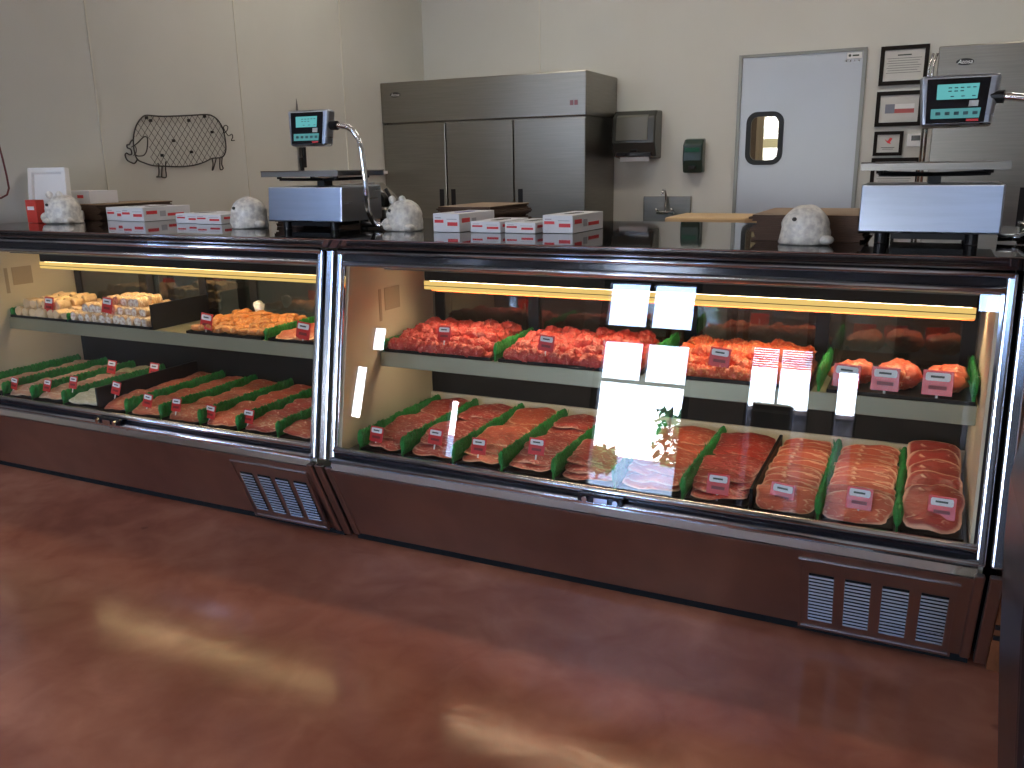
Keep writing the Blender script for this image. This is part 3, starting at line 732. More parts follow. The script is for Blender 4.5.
for lay, (cnt, rows) in enumerate(((8, 4), (6, 3))):
    for r in range(rows):
        for c_ in range(cnt):
            x = -4.57 + .03 + .028 * lay + c_ * .052 + random.uniform(-.004, .004) ; y = 3.10 + .03 * lay + r * .085
            put(random.choice(RM), 'stuffed_roll', (x, y, ZS + .027 + lay * .042 + r * .006), (random.uniform(-.2, .2), random.uniform(0, 3), random.uniform(-.3, .3)), random.uniform(.92, 1.1),
                'pale stuffed roll, %s layer, %s from left, %s row back in its heap' % (ordz(lay), ww[c_], ww[r]), 'roll', 'pale stuffed rolls heaped on the left case shelf')
for lay, (cnt, rows, xs) in enumerate(((11, 4, 0), (9, 3, .05), (5, 2, .20))):
    for r in range(rows):
        for c_ in range(cnt):
            x = -4.09 + xs + c_ * .053 + random.uniform(-.004, .004); y = 3.095 + .035 * lay + r * .085
            put(random.choice(RN), 'stuffed_mushroom', (x, y, ZS + .027 + lay * .043 + r * .004), (random.uniform(-.15, .15), random.uniform(0, 3), random.uniform(-.25, .25)), random.uniform(.92, 1.1),
                'white-ended stuffed mushroom, %s layer, %s from left, %s row back in its heap' % (ordz(lay), ww[c_], ww[r]), 'mushroom', 'stuffed mushrooms heaped on the left case shelf')
def lump_mesh(name, m, seed, s3):
    rnd = random.Random(seed); mb = MB(); o = Vector((rnd.random() * 9, rnd.random() * 9, 1))
    mb.ball((0, 0, 0), s3, 16, 10, lambda d: 1 + .3 * noise.noise(d * 1.5 + o) + .08 * noise.noise(d * 5 + o))
    me = bpy.data.meshes.new(name); me.from_pydata([tuple(v) for v in mb.v], [], mb.f); me.materials.append(M[m])
    me.polygons.foreach_set('use_smooth', [True] * len(me.polygons))
    bm = bmesh.new(); bm.from_mesh(me); bmesh.ops.remove_doubles(bm, verts=bm.verts, dist=1e-6); bmesh.ops.recalc_face_normals(bm, faces=bm.faces); bm.to_mesh(me); bm.free()
    return me
KM = [lump_mesh('chicken_chunk', 'kebab', s_, (.036, .028, .017)) for s_ in range(4)]
for r in range(5):
    for c_ in range(9):
        put(random.choice(KM), 'chicken_chunk', (-3.235 + c_ * .052 + random.uniform(-.01, .01), 3.10 + r * .07, ZS + .020 + .004 * ((r + c_) % 3) + r * .006), (random.uniform(-.4, .2), random.uniform(-.3, .3), random.uniform(0, 3)), random.uniform(.9, 1.2),
            'orange seasoned chicken chunk, %s from left, %s row back on its shelf tray' % (ww[c_], ww[r]), 'chicken', 'orange seasoned chicken chunks on the left case shelf')
meat_row(-2.745, -2.53, 3.09, 3.40, 4, 'pork', 'red_slice', 'reddish slice', 'left half of the tray beside the joint', .018, .2, 1.6, z=ZS + .002)
meat_row(-2.52, -2.30, 3.09, 3.40, 4, 'pork', 'red_slice', 'reddish slice', 'right half of the tray beside the joint', .018, .2, 1.6, z=ZS + .002)
for x, z, q in ((-4.304, .915, 'pale stuffed rolls'), (-3.845, .935, 'stuffed mushroom heap'), (-3.156, .893, 'orange chicken chunks'), (-2.56, .888, 'red shelf slices by the joint')):
    price_tag(x, 3.085, z, 'red price tag standing in the ' + q, s=1.25, rx=-.2)
g = MB(); g.tube([(-3.10, 3.40, ZS + .05), (-3.10, 3.40, ZS + .10)], [.018, .03], 10); g.tube([(-3.10, 3.40, ZS + .10), (-3.095, 3.40, ZS + .115)], [.03, .012], 10)
tag(g.build('ramekin', 'white', smooth=True), 'small white cup behind the orange chicken chunks', 'cup')

# ------------------------------------------------------------------ on the counter
ZT = 1.331
# speckled stone pig ornaments
def pig_ornament(x, y, face, s, label, ears=True):
    """dome-shaped body, two ears, snout bump; face: rotation about z"""
    r = thing('pig_ornament', label, 'ornament', (x, y, ZT), 'speckled stone pig ornaments')
    mb = MB(); ph = Vector((x * 3, y * 3, 0))
    mb.ball((0, 0, .058), (.082, .072, .076), 26, 18, lambda d: (1 + .05 * noise.noise(d * 2 + ph)) * (1 if d.z > -.55 else .99) + (.10 * max(0, -d.z) * (1 - abs(d.z))))
    for v in mb.v: # straight sides and a flat base under the dome
        if v.z < .058:
            h = (.058 - v.z) / .076; L = math.hypot(v.x, v.y) or 1e-6; e = math.sqrt(max(0, 1 - min(1, h) ** 2))
            if h < .93:
                k_ = (.97 + .03 * math.sin(h * 3)) / max(e, .3); v.x *= k_; v.y *= k_; v.z = max(0, .058 * (1 - h / .9))
            else: v.z = 0
    mb2 = MB(); mb2.v = [v + Vector((x, y, ZT)) for v in mb.v]; mb2.f = mb.f; mb2.rim = mb.rim; mb2.mi = mb.mi
    b = mb2.build('body', 'stone', r, smooth=True)
    def P(a, b_, c): return Vector((x + a, y + b_, ZT + c))
    if ears: MB().ball(P(-.066, -.03, .030), (.028, .032, .024), 14, 10).build('snout', 'stone', r, smooth=True)
    for q in (((-.05, -.035, .016), (.05, -.035, .014)) if ears else ((.068, -.03, .018),)):
        MB().ball(P(q[0], q[1] - .015, q[2]), (.026, .028, .017), 12, 8).build('foot', 'stone', r, smooth=True)
    if ears:
        for q in (-.050, .0):
            MB().ball(P(q, -.015, .136), (.018, .010, .022), 12, 8, lambda d: 1 - .35 * max(0, d.z)).build('ear', 'stone', r, smooth=True)
    MB().ball(P(-.040, -.060, .088), (.008, .006, .007), 8, 6).build('eye', 'stonedark', r, smooth=True)
    r.rotation_euler = (0, 0, face); r.scale = (s, s, s)
    return r
pig_ornament(-4.30, 3.25, .35, 1.15, 'speckled pale stone pig ornament by the open foam box', True)
pig_ornament(-2.93, 3.20, .3, 1.08, 'speckled stone pig ornament between white cartons and the left scale', False)
pig_ornament(-2.08, 3.24, .05, 1.0, 'speckled stone pig ornament with upright ears beside the chrome scale pole', True)
p4 = pig_ornament(-.368, 3.03, .15, .96, 'speckled stone pig ornament with a dark spot beside the right scale', False)

# cartons of wrap paper, white with red print and a slot on top
def carton(xl, xr, y0, y1, h, label, skew=0.0, rz=0.0, slot='black'):
    r = thing('carton', label, 'carton', ((xl + xr) / 2, (y0 + y1) / 2, ZT), 'white and red wrap cartons')
    b = MB().box(xl, xr, y0, y1, ZT, ZT + h).build('box', 'carton', r, bevel=.002)
    w = xr - xl
    for q in ((xl + w * .06, xl + w * .40, y0 - .0012, y0 - .0002, ZT + h * .50, ZT + h * .66), (xl + w * .55, xl + w * .93, y0 - .0012, y0 - .0002, ZT + h * .34, ZT + h * .54),
              (xr + .0002, xr + .0012, y0 + .02, y0 + (y1 - y0) * .28, ZT + h * .50, ZT + h * .74), (xr + .0002, xr + .0012, y0 + (y1 - y0) * .5, y0 + (y1 - y0) * .85, ZT + h * .30, ZT + h * .5)):
        MB().box(*q).build('red_print', 'inkred', r)
    g_ = MB(); g_.box(xl + w * .08, xl + w * .30, y0 - .0012, y0 - .0002, ZT + h * .74, ZT + h * .80); g_.box(xl + w * .52, xl + w * .9, y0 - .0012, y0 - .0002, ZT + h * .68, ZT + h * .72)
    g_.box(xr + .0002, xr + .0012, y0 + (y1 - y0) * .34, y0 + (y1 - y0) * .46, ZT + h * .3, ZT + h * .7)
    g_.build('grey_print', mat('grey_print', (.45, .45, .5), .6), r)
    yc = (y0 + y1) / 2; s_ = MB(); s_.prism([(xl + w * .38, yc - .06), (xl + w * .62, yc - .06), (xl + w * .70, yc + .05), (xl + w * .46, yc + .05)], ZT + h + .0003, ZT + h + .0015, 'z')
    s_.build('dispensing_slot', slot, r)
    r.rotation_euler = (0, 0, rz); return r
carton(-1.902, -1.772, 3.19, 3.50, .077, 'white carton with blue film in its slot, left end of four by the right stack', rz=-.03, slot=mat('blue_film', (.08, .06, .45), .3))
carton(-1.730, -1.590, 3.20, 3.48, .046, 'low white carton, second from left among the four single cartons')
carton(-1.570, -1.433, 3.20, 3.48, .044, 'low white carton, third from left among the four single cartons')
carton(-1.415, -1.281, 3.245, 3.57, .072, 'taller white carton standing alone at the right end of the carton row', rz=-.04)
carton(-4.245, -4.085, 3.48, 3.80, .075, 'white carton at the left end, flush against its twin near the brown stack')
carton(-4.08, -3.905, 3.44, 3.78, .076, 'white carton with red side print, right one of the flush pair')
carton(-3.622, -3.455, 3.40, 3.66, .049, 'low white carton right of the gap, touching its neighbour')
carton(-3.450, -3.275, 3.37, 3.66, .048, 'low white carton right beside the second pig ornament', slot='white')

# brown paper stacks
def paper_stack(x0, x1, y0, y1, h, label, seed):
    rnd = random.Random(seed); r = thing('paper_stack', label, 'paper stack', ((x0 + x1) / 2, (y0 + y1) / 2, ZT), 'stacks of brown wrapping paper')
    mb = MB(); n = 12
    for i in range(n):
        dx = rnd.uniform(-.006, .006) + (.014 * math.sin(i * 1.1)); dy = rnd.uniform(-.003, .003)
        mb.box(x0 + dx, x1 + dx, y0 + dy, y1 + dy, ZT + h * i / n, ZT + h * (i + .93) / n)
    mb.build('sheets', 'brown', r)
    MB().box(x0, x1, y0 - .002, y1, ZT + h * .995, ZT + h * 1.02).build('top_sheet', 'tan', r); return r
paper_stack(-4.60, -4.275, 3.46, 4.0, .088, 'dark brown paper stack behind the leftmost pair of white cartons', 1)
paper_stack(-2.86, -2.70, 3.30, 3.60, .095, 'dark brown paper stack half hidden behind the left scale', 2)
paper_stack(-2.07, -1.80, 3.52, 3.95, .088, 'brown paper stack behind the eared pig ornament and first carton', 3)
paper_stack(-.56, -.20, 3.14, 3.60, .088, 'brown paper stack with ruffled edge behind the spotted pig ornament', 4)

# open foam box, red carton, white box on the brown stack
fb = thing('foam_box', 'open white foam container standing upright at the far left of the counter', 'container', (-4.5, 3.35, ZT))
MB().box(-4.66, -4.37, 3.365, 3.44, ZT, ZT + .06).build('base', 'foam', fb, bevel=.012)
mb = MB()
A = [Vector((-4.665, 3.30, ZT + .004)), Vector((-4.355, 3.32, ZT + .004)), Vector((-4.39, 3.36, ZT + .30)), Vector((-4.675, 3.34, ZT + .30))]
nrm = (A[1] - A[0]).cross(A[3] - A[0]).normalized()
def frame_face(A, ins, dep):
    c = sum(A, Vector()) / 4; B = [p + (c - p) * ins for p in A]; Bn = [p + nrm * -dep for p in B]; K = [p + nrm * .012 for p in A]
    return B, Bn
B, Bn = frame_face(A, .2, -.0)
back = [p - nrm * .035 for p in A]; inn = [p + (sum(A, Vector()) / 4 - p) * .2 - nrm * .022 for p in A]
mb.add(A + B + inn + back, [(0, 1, 5, 4), (1, 2, 6, 5), (2, 3, 7, 6), (3, 0, 4, 7), (4, 5, 9, 8), (5, 6, 10, 9), (6, 7, 11, 10), (7, 4, 8, 11), (8, 9, 10, 11), (0, 12, 13, 1), (1, 13, 14, 2), (2, 14, 15, 3), (3, 15, 12, 0), (12, 15, 14, 13)])
mb.build('lid', 'foam', fb, bevel=.006)
rc = thing('red_box', 'small red box in front of the open foam container', 'box', (-4.50, 3.25, ZT))
MB().box(-4.56, -4.475, 3.215, 3.27, ZT, ZT + .125).build('box', 'redbox', rc, bevel=.003)
MB().box(-4.545, -4.49, 3.2135, 3.2148, ZT + .07, ZT + .09).build('pale_print', 'white', rc)
wb = thing('white_box', 'white box with small red print lying on the leftmost brown stack', 'box', (-4.5, 3.55, ZT + .09))
MB().prism([(-4.66, 3.475), (-4.36, 3.475), (-4.37, 3.68), (-4.65, 3.68)], ZT + .092, ZT + .165, 'z').build('box', 'carton', wb, bevel=.003)
MB().box(-4.60, -4.53, 3.4735, 3.4748, ZT + .115, ZT + .15).build('red_print', 'inkred', wb)
MB().box(-4.46, -4.41, 3.4735, 3.4748, ZT + .125, ZT + .142).build('red_line', 'inkred', wb)

# scales
def scale(dx, dy, label, disp_rz, disp_tilt, full):
    def P(x, y, z): return (x + dx, y + dy, z)
    r = thing('price_scale', label, 'scale', P(-2.56, 3.3, ZT))
    t = .012
    mb = MB(); mb.prism([(3.15 + dy, 1.367), (3.165 + dy, 1.522), (3.47 + dy, 1.522), (3.47 + dy, 1.367)], -2.77 + dx, -2.352 + dx)
    mb.build('housing', 'box_steel', r, bevel=.006, seg=3)
    for x in (-2.70, -2.43):
        for y in (3.2, 3.43): MB().tube([P(x, y, ZT), P(x, y, 1.367)], .02, 14).build('foot', 'black', r)
    MB().box(-2.67 + dx, -2.45 + dx, 3.19 + dy, 3.42 + dy, 1.345, 1.3665).build('under_body', 'black', r)
    MB().box(-2.575 + dx, -2.535 + dx, 3.28 + dy, 3.34 + dy, 1.5225, 1.545).build('load_cell', 'black', r)
    sp = MB()
    for a in ((-1, -1), (1, -1), (1, 1), (-1, 1)): sp.tube([P(-2.56, 3.31, 1.55), P(-2.56 + a[0] * .16, 3.31 + a[1] * .12, 1.555)], .007, 8)
    sp.build('spider', 'black', r)
    for a in ((-1, -1), (1, -1), (1, 1), (-1, 1)): MB().tube([P(-2.56 + a[0] * .16, 3.31 + a[1] * .12, 1.556), P(-2.56 + a[0] * .16, 3.31 + a[1] * .12, 1.566)], .011, 10).build('pad', 'black', r)
    pl = MB(); pl.box(-2.775 + dx, -2.345 + dx, 3.13 + dy, 3.49 + dy, 1.588, 1.592); pl.prism([(3.13 + dy, 1.566), (3.13 + dy, 1.592), (3.134 + dy, 1.592), (3.134 + dy, 1.566)], -2.775 + dx, -2.345 + dx); pl.prism([(3.486 + dy, 1.566), (3.486 + dy, 1.592), (3.49 + dy, 1.592), (3.49 + dy, 1.566)], -2.775 + dx, -2.345 + dx)
    pl.build('platter', 'steel', r, bevel=.001)
    # pole
    pole = [P(-2.28, 3.30, 1.352), P(-2.25, 3.24, 1.37), P(-2.245, 3.2, 1.42), P(-2.25, 3.2, 1.56), P(-2.262, 3.2, 1.68), P(-2.272, 3.2, 1.72), P(-2.295, 3.2, 1.755), P(-2.325, 3.2, 1.775), P(-2.37, 3.2, 1.782), P(-2.42, 3.21, 1.785)]
    MB().tube(pole, .0125, 14).build('pole', 'chrome', r, smooth=True)
    MB().tube([P(-2.35, 3.3, 1.347), P(-2.28, 3.30, 1.349), P(-2.22, 3.26, 1.349)], .012, 10).build('pole_bracket', 'chrome', r, smooth=True)
    MB().tube([P(-2.42, 3.21, 1.785), P(-2.385, 3.203, 1.783)], .020, 12).build('pole_clamp', 'black', r)
    # display head in local frame, then turned
    c = Vector(P(-2.537 + (.025 if dx else 0), 3.19, 1.778)); R = Matrix.Rotation(disp_rz, 4, 'Z') @ Matrix.Rotation(disp_tilt, 4, 'X')
    def L(x, y, z): return c + R @ Vector((x, y, z))
    def slabL(prof, y0, y1):
        mb = MB(); n = len(prof); mb.add([L(a, y0, b) for a, b in prof] + [L(a, y1, b) for a, b in prof], [tuple(range(n)), tuple(range(2 * n - 1, n - 1, -1))] + [(i, i + n, (i + 1) % n + n, (i + 1) % n) for i in range(n)]); return mb
    hd = slabL([(-.115, .078), (.115, .078), (.10, -.078), (-.10, -.078)], 0, .055).build('display_head', 'box_steel', r, bevel=.012, seg=4)
    slabL([(-.092, .066), (.086, .066), (.078, -.070), (-.086, -.070)], -.004, .0).build('face_plate', 'blackg', hd, bevel=.001)
    s1 = slabL([(-.062, .048), (.056, .048), (.053, .002), (-.061, .002)], -.0052, -.0042).build('screen', 'screen', r)
    s2 = slabL([(-.074, -.026), (.066, -.026), (.063, -.056), (-.073, -.056)], -.0052, -.0042).build('lower_screen', 'screen2', r)
    slabL([(.032, -.003), (.058, -.003), (.057, -.021), (.031, -.021)], -.0052, -.0042).build('sticker', 'paper', hd)
    slabL([(.028, -.059), (.062, -.059), (.062, -.066), (.028, -.066)], -.0052, -.0042).build('red_badge', 'inkred', hd)
    for row, z in enumerate((.038, .028, .012)):
        for q in range(3 if row else 5):
            x = -.03 + q * .017 if row < 2 else -.022 + q * .03
            slabL([(x, z), (x + .010, z), (x + .010, z - .003), (x, z - .003)], -.0062, -.0053).build('screen_digit', 'lcdink', s1)
    for q in range(5):
        x = -.060 + q * .026; slabL([(x, -.036), (x + .014, -.036), (x + .014, -.046), (x, -.046)], -.0062, -.0053).build('screen_digit', 'lcdink', s2)
    return r
scale(0, 0, 'silver weighing scale with tilted screen on the left, by the pole and pig ornament', 0.0, -.10, True)
scale(2.56, -.05, 'silver weighing scale with large screen at the right end of the counter', .0, -.12, False)

# clear dish and tool behind right scale
tb = thing('plastic_dish', 'small clear shiny dish at the right end beside the scale', 'dish', (.33, 3.35, ZT))
MB().prism([(.27, 3.30), (.40, 3.30), (.40, 3.42), (.27, 3.42)], ZT, ZT + .012, 'z').build('base', 'chrome', tb, bevel=.004)
MB().prism([(.275, 3.305), (.395, 3.305), (.395, 3.415), (.275, 3.415)], ZT + .013, ZT + .06, 'z').build('lid', 'rglass', tb, bevel=.004)

# meat slicer behind the left scale
ms = thing('meat_slicer', 'grey meat slicer with sloped guard behind the left scale', 'slicer', (-2.65, 3.85, ZT))
MB().box(-2.92, -2.50, 3.72, 4.02, ZT + .015, ZT + .07).build('base', 'steel', ms, bevel=.01)
for a in (-2.88, -2.54):
    for b in (3.75, 3.99): MB().tube([(a, b, ZT), (a, b, ZT + .015)], .014, 10).build('foot', 'black', ms)
MB().prism([(-2.90, ZT + .07), (-2.53, ZT + .07), (-2.58, ZT + .13), (-2.655, ZT + .195), (-2.89, ZT + .187)], 3.86, 3.94, 'y').build('guard', 'steel', ms, bevel=.006)
MB().tube([(-2.62, 3.82, ZT + .095), (-2.62, 3.86, ZT + .095)], .05, 20).build('dial', 'black', ms)
MB().tube([(-2.60, 3.88, ZT + .158), (-2.545, 3.86, ZT + .09)], .011, 10).build('handle', 'black', ms)

# ------------------------------------------------------------------ against the walls
def logo_oval(cx, y, cz, s, parent):
    mb = MB(); n = 28; mb.prism([(cx + s * math.cos(2 * PI * k / n), cz + s * .42 * math.sin(2 * PI * k / n)) for k in range(n)], y - .004, y, 'y')
    o = mb.build('logo_badge', 'logo', parent)
    t = text_mb('Atosa', s * .72, lambda a, b, c: (cx + a, y - .005 - c, cz + b), .001, .25); t.build('logo_lettering', 'white', o)
def fridge(x0, y0, label, logox):
    r = thing('reach_in_refrigerator', label, 'refrigerator', (x0 + 1.02, y0 + .38, 0))
    W = 2.035; x1 = x0 + W; Z = 2.358
    MB().box(x0 + .02, x1 - .02, y0 + .045, y0 + .79, .12, 2.0).build('cabinet', 'steel', r, bevel=.004)
    MB().box(x0, x1, y0, y0 + .79, 1.998, Z).build('header', 'steel', r, bevel=.008)
    wd = W / 3
    for i in range(3):
        a, b = x0 + i * wd + .006, x0 + (i + 1) * wd - .006
        d_ = MB().box(a, b, y0, y0 + .045, .16, 1.985).build('door', 'steel', r, bevel=.006)
        hx = b - .075 if i == 0 else a + .035
        MB().box(hx, hx + .045, y0 - .003, y0 + .001, 1.12, 1.40).build('recessed_handle', 'black', d_)
    for a in (x0 + .08, x1 - .08):
        for b in (y0 + .1, y0 + .7):
            cs = MB(); cs.tube([(a - .015, b, .05), (a + .015, b, .05)], .05, 16); cs.box(a - .02, a + .02, b - .02, b + .02, .09, .12); cs.build('caster', 'black', r)
    logo_oval(x0 + logox, y0, 2.247, .055 if logox < .2 else .09, r)
    th = MB(); th.box(x1 - .145, x1 - .115, y0 - .004, y0, 2.085, 2.125); th.box(x1 - .105, x1 - .075, y0 - .004, y0, 2.085, 2.125); th.build('temperature_display', mat('dark_red_display', (.15, .01, .01), .2), r)
    return r
fridge(-4.695, 7.0, 'three-door stainless steel refrigerator in the left corner of the back wall', .16)
fridge(-.045, 7.0, 'stainless steel refrigerator behind the right scale, cut by the photo edge', .17)

# conduit lines beside the right refrigerator
cd = thing('pipe_bundle', 'thin vertical pipes on the left side of the right refrigerator', 'pipes', (-.08, 7.2, 0))
for i, x in enumerate((-.075, -.10)):
    MB().tube([(x, 7.25, 0), (x, 7.25, 2.25), (x + .02, 7.25, 2.34)], .009, 8).build('pipe', 'rail', cd, smooth=True)

# swing door (steel) in the back wall
sd = MB(); wx0, wx1, wz0, wz1 = -1.475, -1.19, 1.585, 2.0
def rr(x0, x1, z0, z1, rad, n=6):
    pts = []
    for cx, cz, a0 in ((x1 - rad, z0 + rad, -PI / 2), (x1 - rad, z1 - rad, 0), (x0 + rad, z1 - rad, PI / 2), (x0 + rad, z0 + rad, PI)):
        for k in range(n + 1): a = a0 + PI / 2 * k / n; pts.append((cx + rad * math.cos(a), cz + rad * math.sin(a)))
    return pts
def ring(p0, p1, y0, y1):
    mb = MB(); n = len(p0)
    vs = [(a, y0, b) for a, b in p0] + [(a, y0, b) for a, b in p1] + [(a, y1, b) for a, b in p0] + [(a, y1, b) for a, b in p1]
    fs = []
    for i in range(n):
        j = (i + 1) % n
        fs += [(i, j, n + j, n + i), (2 * n + i, 3 * n + i, 3 * n + j, 2 * n + j), (i, 2 * n + i, 2 * n + j, j), (n + i, n + j, 3 * n + j, 3 * n + i)]
    return mb.add(vs, fs)
dm = sheet_with_holes(DX0 + .03, DX1 - .03, .01, DZ - .025, [(wx0 + .02, wx1 - .02, wz0 + .02, wz1 - .02)], 7.79, 7.835)
door = structure('door_2', dm, 'steelh')
ring(rr(wx0 - .012, wx1 + .012, wz0 - .012, wz1 + .012, .09), rr(wx0 + .028, wx1 - .028, wz0 + .028, wz1 - .028, .06), 7.772, 7.80).build('window_gasket', 'black', door)
MB().box(wx0 + .01, wx1 - .01, 7.805, 7.81, wz0 + .01, wz1 - .01).build('window_pane', 'wglass', door)
MB().box(DX1 - .15, DX1 - .04, 7.782, 7.79, DZ - .08, DZ - .035).build('door_sign', 'white', door)
sg = MB(); sg.tube([(DX1 - .13, 7.781, DZ - .057), (DX1 - .13, 7.779, DZ - .057)], .011, 10); sg.box(DX1 - .11, DX1 - .06, 7.779, 7.7815, DZ - .064, DZ - .052); sg.build('sign_print', 'ink', door)
hk = MB()
for q in range(4): hk.box(DX1 - .16 + q * .032, DX1 - .15 + q * .032, 7.783, 7.79, DZ - .105, DZ - .09)
hk.build('small_hook', 'rail', door)
fr = MB(); fr.box(DX0, DX0 + .03, 7.775, 7.86, 0, DZ); fr.box(DX1 - .03, DX1, 7.775, 7.86, 0, DZ); fr.box(DX0 + .03, DX1 - .03, 7.775, 7.86, DZ - .025, DZ)
structure('trim_9', fr, mat('door_frame_grey', (.22, .22, .20), .4, .4))
sc_ = thing('storage_rack', 'dark storage rack seen through the swing door window', 'rack', (-1.75, 9.2, 0))
MB().box(-2.0, -1.62, 9.0, 9.4, 0, 2.3).build('body', 'rack', sc_)
cbl = MB().tube([(-1.12, 9.986, 2.4), (-1.30, 9.986, 2.25), (-1.36, 9.986, 2.05), (-1.28, 9.986, 1.85), (-1.05, 9.986, 1.72)], .014, 8); tag(cbl.build('black_cable', 'black', smooth=True), 'curved black cable seen through the swing door window', 'cable')

# framed certificates
def framed(x0, x1, z0, z1, label, kind, w=.03):
    r = thing('framed_certificate', label, 'picture frame', ((x0 + x1) / 2, 7.79, (z0 + z1) / 2), 'framed papers beside the swing door')
    ring([(x0, z0), (x1, z0), (x1, z1), (x0, z1)], [(x0 + w, z0 + w), (x1 - w, z0 + w), (x1 - w, z1 - w), (x0 + w, z1 - w)], 7.775, 7.80).build('frame', 'frame', r)
    p = MB().box(x0 + w, x1 - w, 7.787, 7.797, z0 + w, z1 - w).build('paper', 'paper', r)
    W = x1 - x0; H = z1 - z0; m = MB(); cx = (x0 + x1) / 2; y = 7.786
    if kind == 'text':
        m.box(cx - .05, cx + .05, y - .001, y, z1 - .075, z1 - .065)
        for k in range(7): m.box(x0 + .05 + (k % 2) * .01, x1 - .05 - (k % 3) * .012, y - .001, y, z1 - .095 - k * .018, z1 - .092 - k * .018)
        m.build('printed_text', 'ink', p)
    elif kind == 'flag':
        MB().box(x0 + .07, x0 + .14, y - .001, y, z0 + .10, z0 + .17).build('flag_canton', 'flagb', p)
        MB().box(x0 + .14, x1 - .06, y - .001, y, z0 + .10, z0 + .132).build('flag_red_band', 'flagr', p)
        MB().box(x0 + .14, x1 - .06, y - .001, y, z0 + .135, z0 + .17).build('flag_white_band', 'white', p)
    elif kind == 'emblem':
        m.prism([(cx - .03, z1 - .06), (cx - .005, z1 - .075), (cx + .01, z1 - .05), (cx + .03, z1 - .055), (cx + .015, z1 - .085), (cx + .02, z1 - .10), (cx - .005, z1 - .09)], y - .001, y, 'y'); m.build('emblem', 'inkred', p)
        t = MB(); t.box(cx - .05, cx + .05, y - .001, y, z0 + .062, z0 + .066); t.box(cx - .04, cx + .04, y - .001, y, z0 + .05, z0 + .053); t.build('printed_text', 'ink', p)
    return r
framed(-.465, -.115, 2.175, 2.468, 'topmost black-framed certificate with printed text on the back wall', 'text')
framed(-.468, -.125, 1.86, 2.128, 'black-framed picture of a flag under the topmost certificate', 'flag')
framed(-.462, -.245, 1.632, 1.822, 'small black-framed paper with a red emblem beside the thermostat', 'emblem', .026)
framed(-.466, -.10, 1.33, 1.615, 'lowest black-framed paper, mostly hidden behind the right scale', 'text')
th = thing('thermostat', 'small white thermostat with grey display right of the small framed paper', 'thermostat', (-.155, 7.79, 1.75))
MB().box(-.215, -.09, 7.775, 7.8, 1.70, 1.80).build('body', 'white', th, bevel=.004)
MB().box(-.185, -.12, 7.773, 7.775, 1.745, 1.785).build('display', 'disp', th)

# paper towel and soap dispensers
pd = thing('paper_towel_dispenser', 'smoke grey paper towel dispenser on the back wall beside the refrigerator', 'dispenser', (-2.43, 7.7, 1.84))
MB().prism([(7.8, 1.64), (7.62, 1.66), (7.56, 1.78), (7.58, 2.0), (7.64, 2.055), (7.8, 2.06)], -2.63, -2.235).build('housing', 'disp', pd, bevel=.015, seg=3)
MB().prism([(7.563, 1.80), (7.553, 1.80), (7.573, 2.0), (7.60, 2.02), (7.60, 2.0)], -2.59, -2.30).build('roll_window', 'dispwin', pd, bevel=.004)
MB().box(-2.60, -2.27, 7.59, 7.62, 1.66, 1.70).build('tear_slot', 'blackg', pd, bevel=.006)
MB().tube([(-2.46, 7.60, 1.715), (-2.40, 7.60, 1.715)], .018, 10).build('feed_lever', 'black', pd)
MB().box(-2.57, -2.30, 7.63, 7.634, 1.62, 1.66).build('paper_edge', 'white', pd)
sp = thing('soap_dispenser', 'small dark green soap dispenser above the hand sink', 'dispenser', (-1.92, 7.72, 1.65))
MB().prism([(7.8, 1.515), (7.70, 1.515), (7.67, 1.62), (7.68, 1.76), (7.73, 1.80), (7.8, 1.81)], -2.01, -1.835).build('housing', 'soap', sp, bevel=.014, seg=3)
MB().prism([(7.676, 1.69), (7.668, 1.69), (7.684, 1.755), (7.70, 1.76), (7.70, 1.70)], -1.99, -1.86).build('front_window', mat('green_clear', (.02, .09, .06), .1), sp)
MB().box(-1.95, -1.89, 7.655, 7.68, 1.545, 1.575).build('push_bar', 'black', sp, bevel=.004)
# wall hand sink
hs = thing('hand_sink', 'small stainless wall-mounted hand sink below the soap dispenser', 'sink', (-2.16, 7.6, 1.1))
MB().box(-2.385, -1.945, 7.77, 7.8, 1.04, 1.31).build('backsplash', 'steel', hs, bevel=.004)
bs = MB(); bs.box(-2.385, -2.37, 7.4, 7.77, .86, 1.04); bs.box(-1.96, -1.945, 7.4, 7.77, .86, 1.04); bs.box(-2.37, -1.96, 7.4, 7.415, .86, 1.04); bs.box(-2.37, -1.96, 7.755, 7.77, .86, 1.04); bs.box(-2.37, -1.96, 7.415, 7.755, .86, .87)
bs.build('basin', 'steel', hs, bevel=.004)
fc = MB(); fc.box(-2.25, -2.08, 7.72, 7.77, 1.15, 1.175); fc.build('faucet_base', 'chrome', hs, bevel=.005)
MB().tube([(-2.165, 7.73, 1.17), (-2.165, 7.73, 1.33), (-2.165, 7.70, 1.37), (-2.165, 7.64, 1.37), (-2.165, 7.61, 1.33)], .010, 10).build('spout', 'chrome', hs, smooth=True)
for x in (-2.235, -2.095): MB().tube([(x, 7.73, 1.175), (x, 7.71, 1.20), (x, 7.66, 1.195)], .010, 10).build('tap_handle', 'chrome', hs, smooth=True)
# work table with a board
wt = thing('work_table', 'tan topped work table behind the counter below the sink', 'table', (-1.5, 6.6, 0))
MB().box(-1.77, -1.18, 6.3, 6.9, 1.10, 1.212).build('table_top', 'tanwood', wt, bevel=.015)
for a in (-1.74, -1.25):
    for b in (6.33, 6.83): MB().box(a, a + .04, b, b + .04, 0, 1.10).build('leg', 'steel', wt)

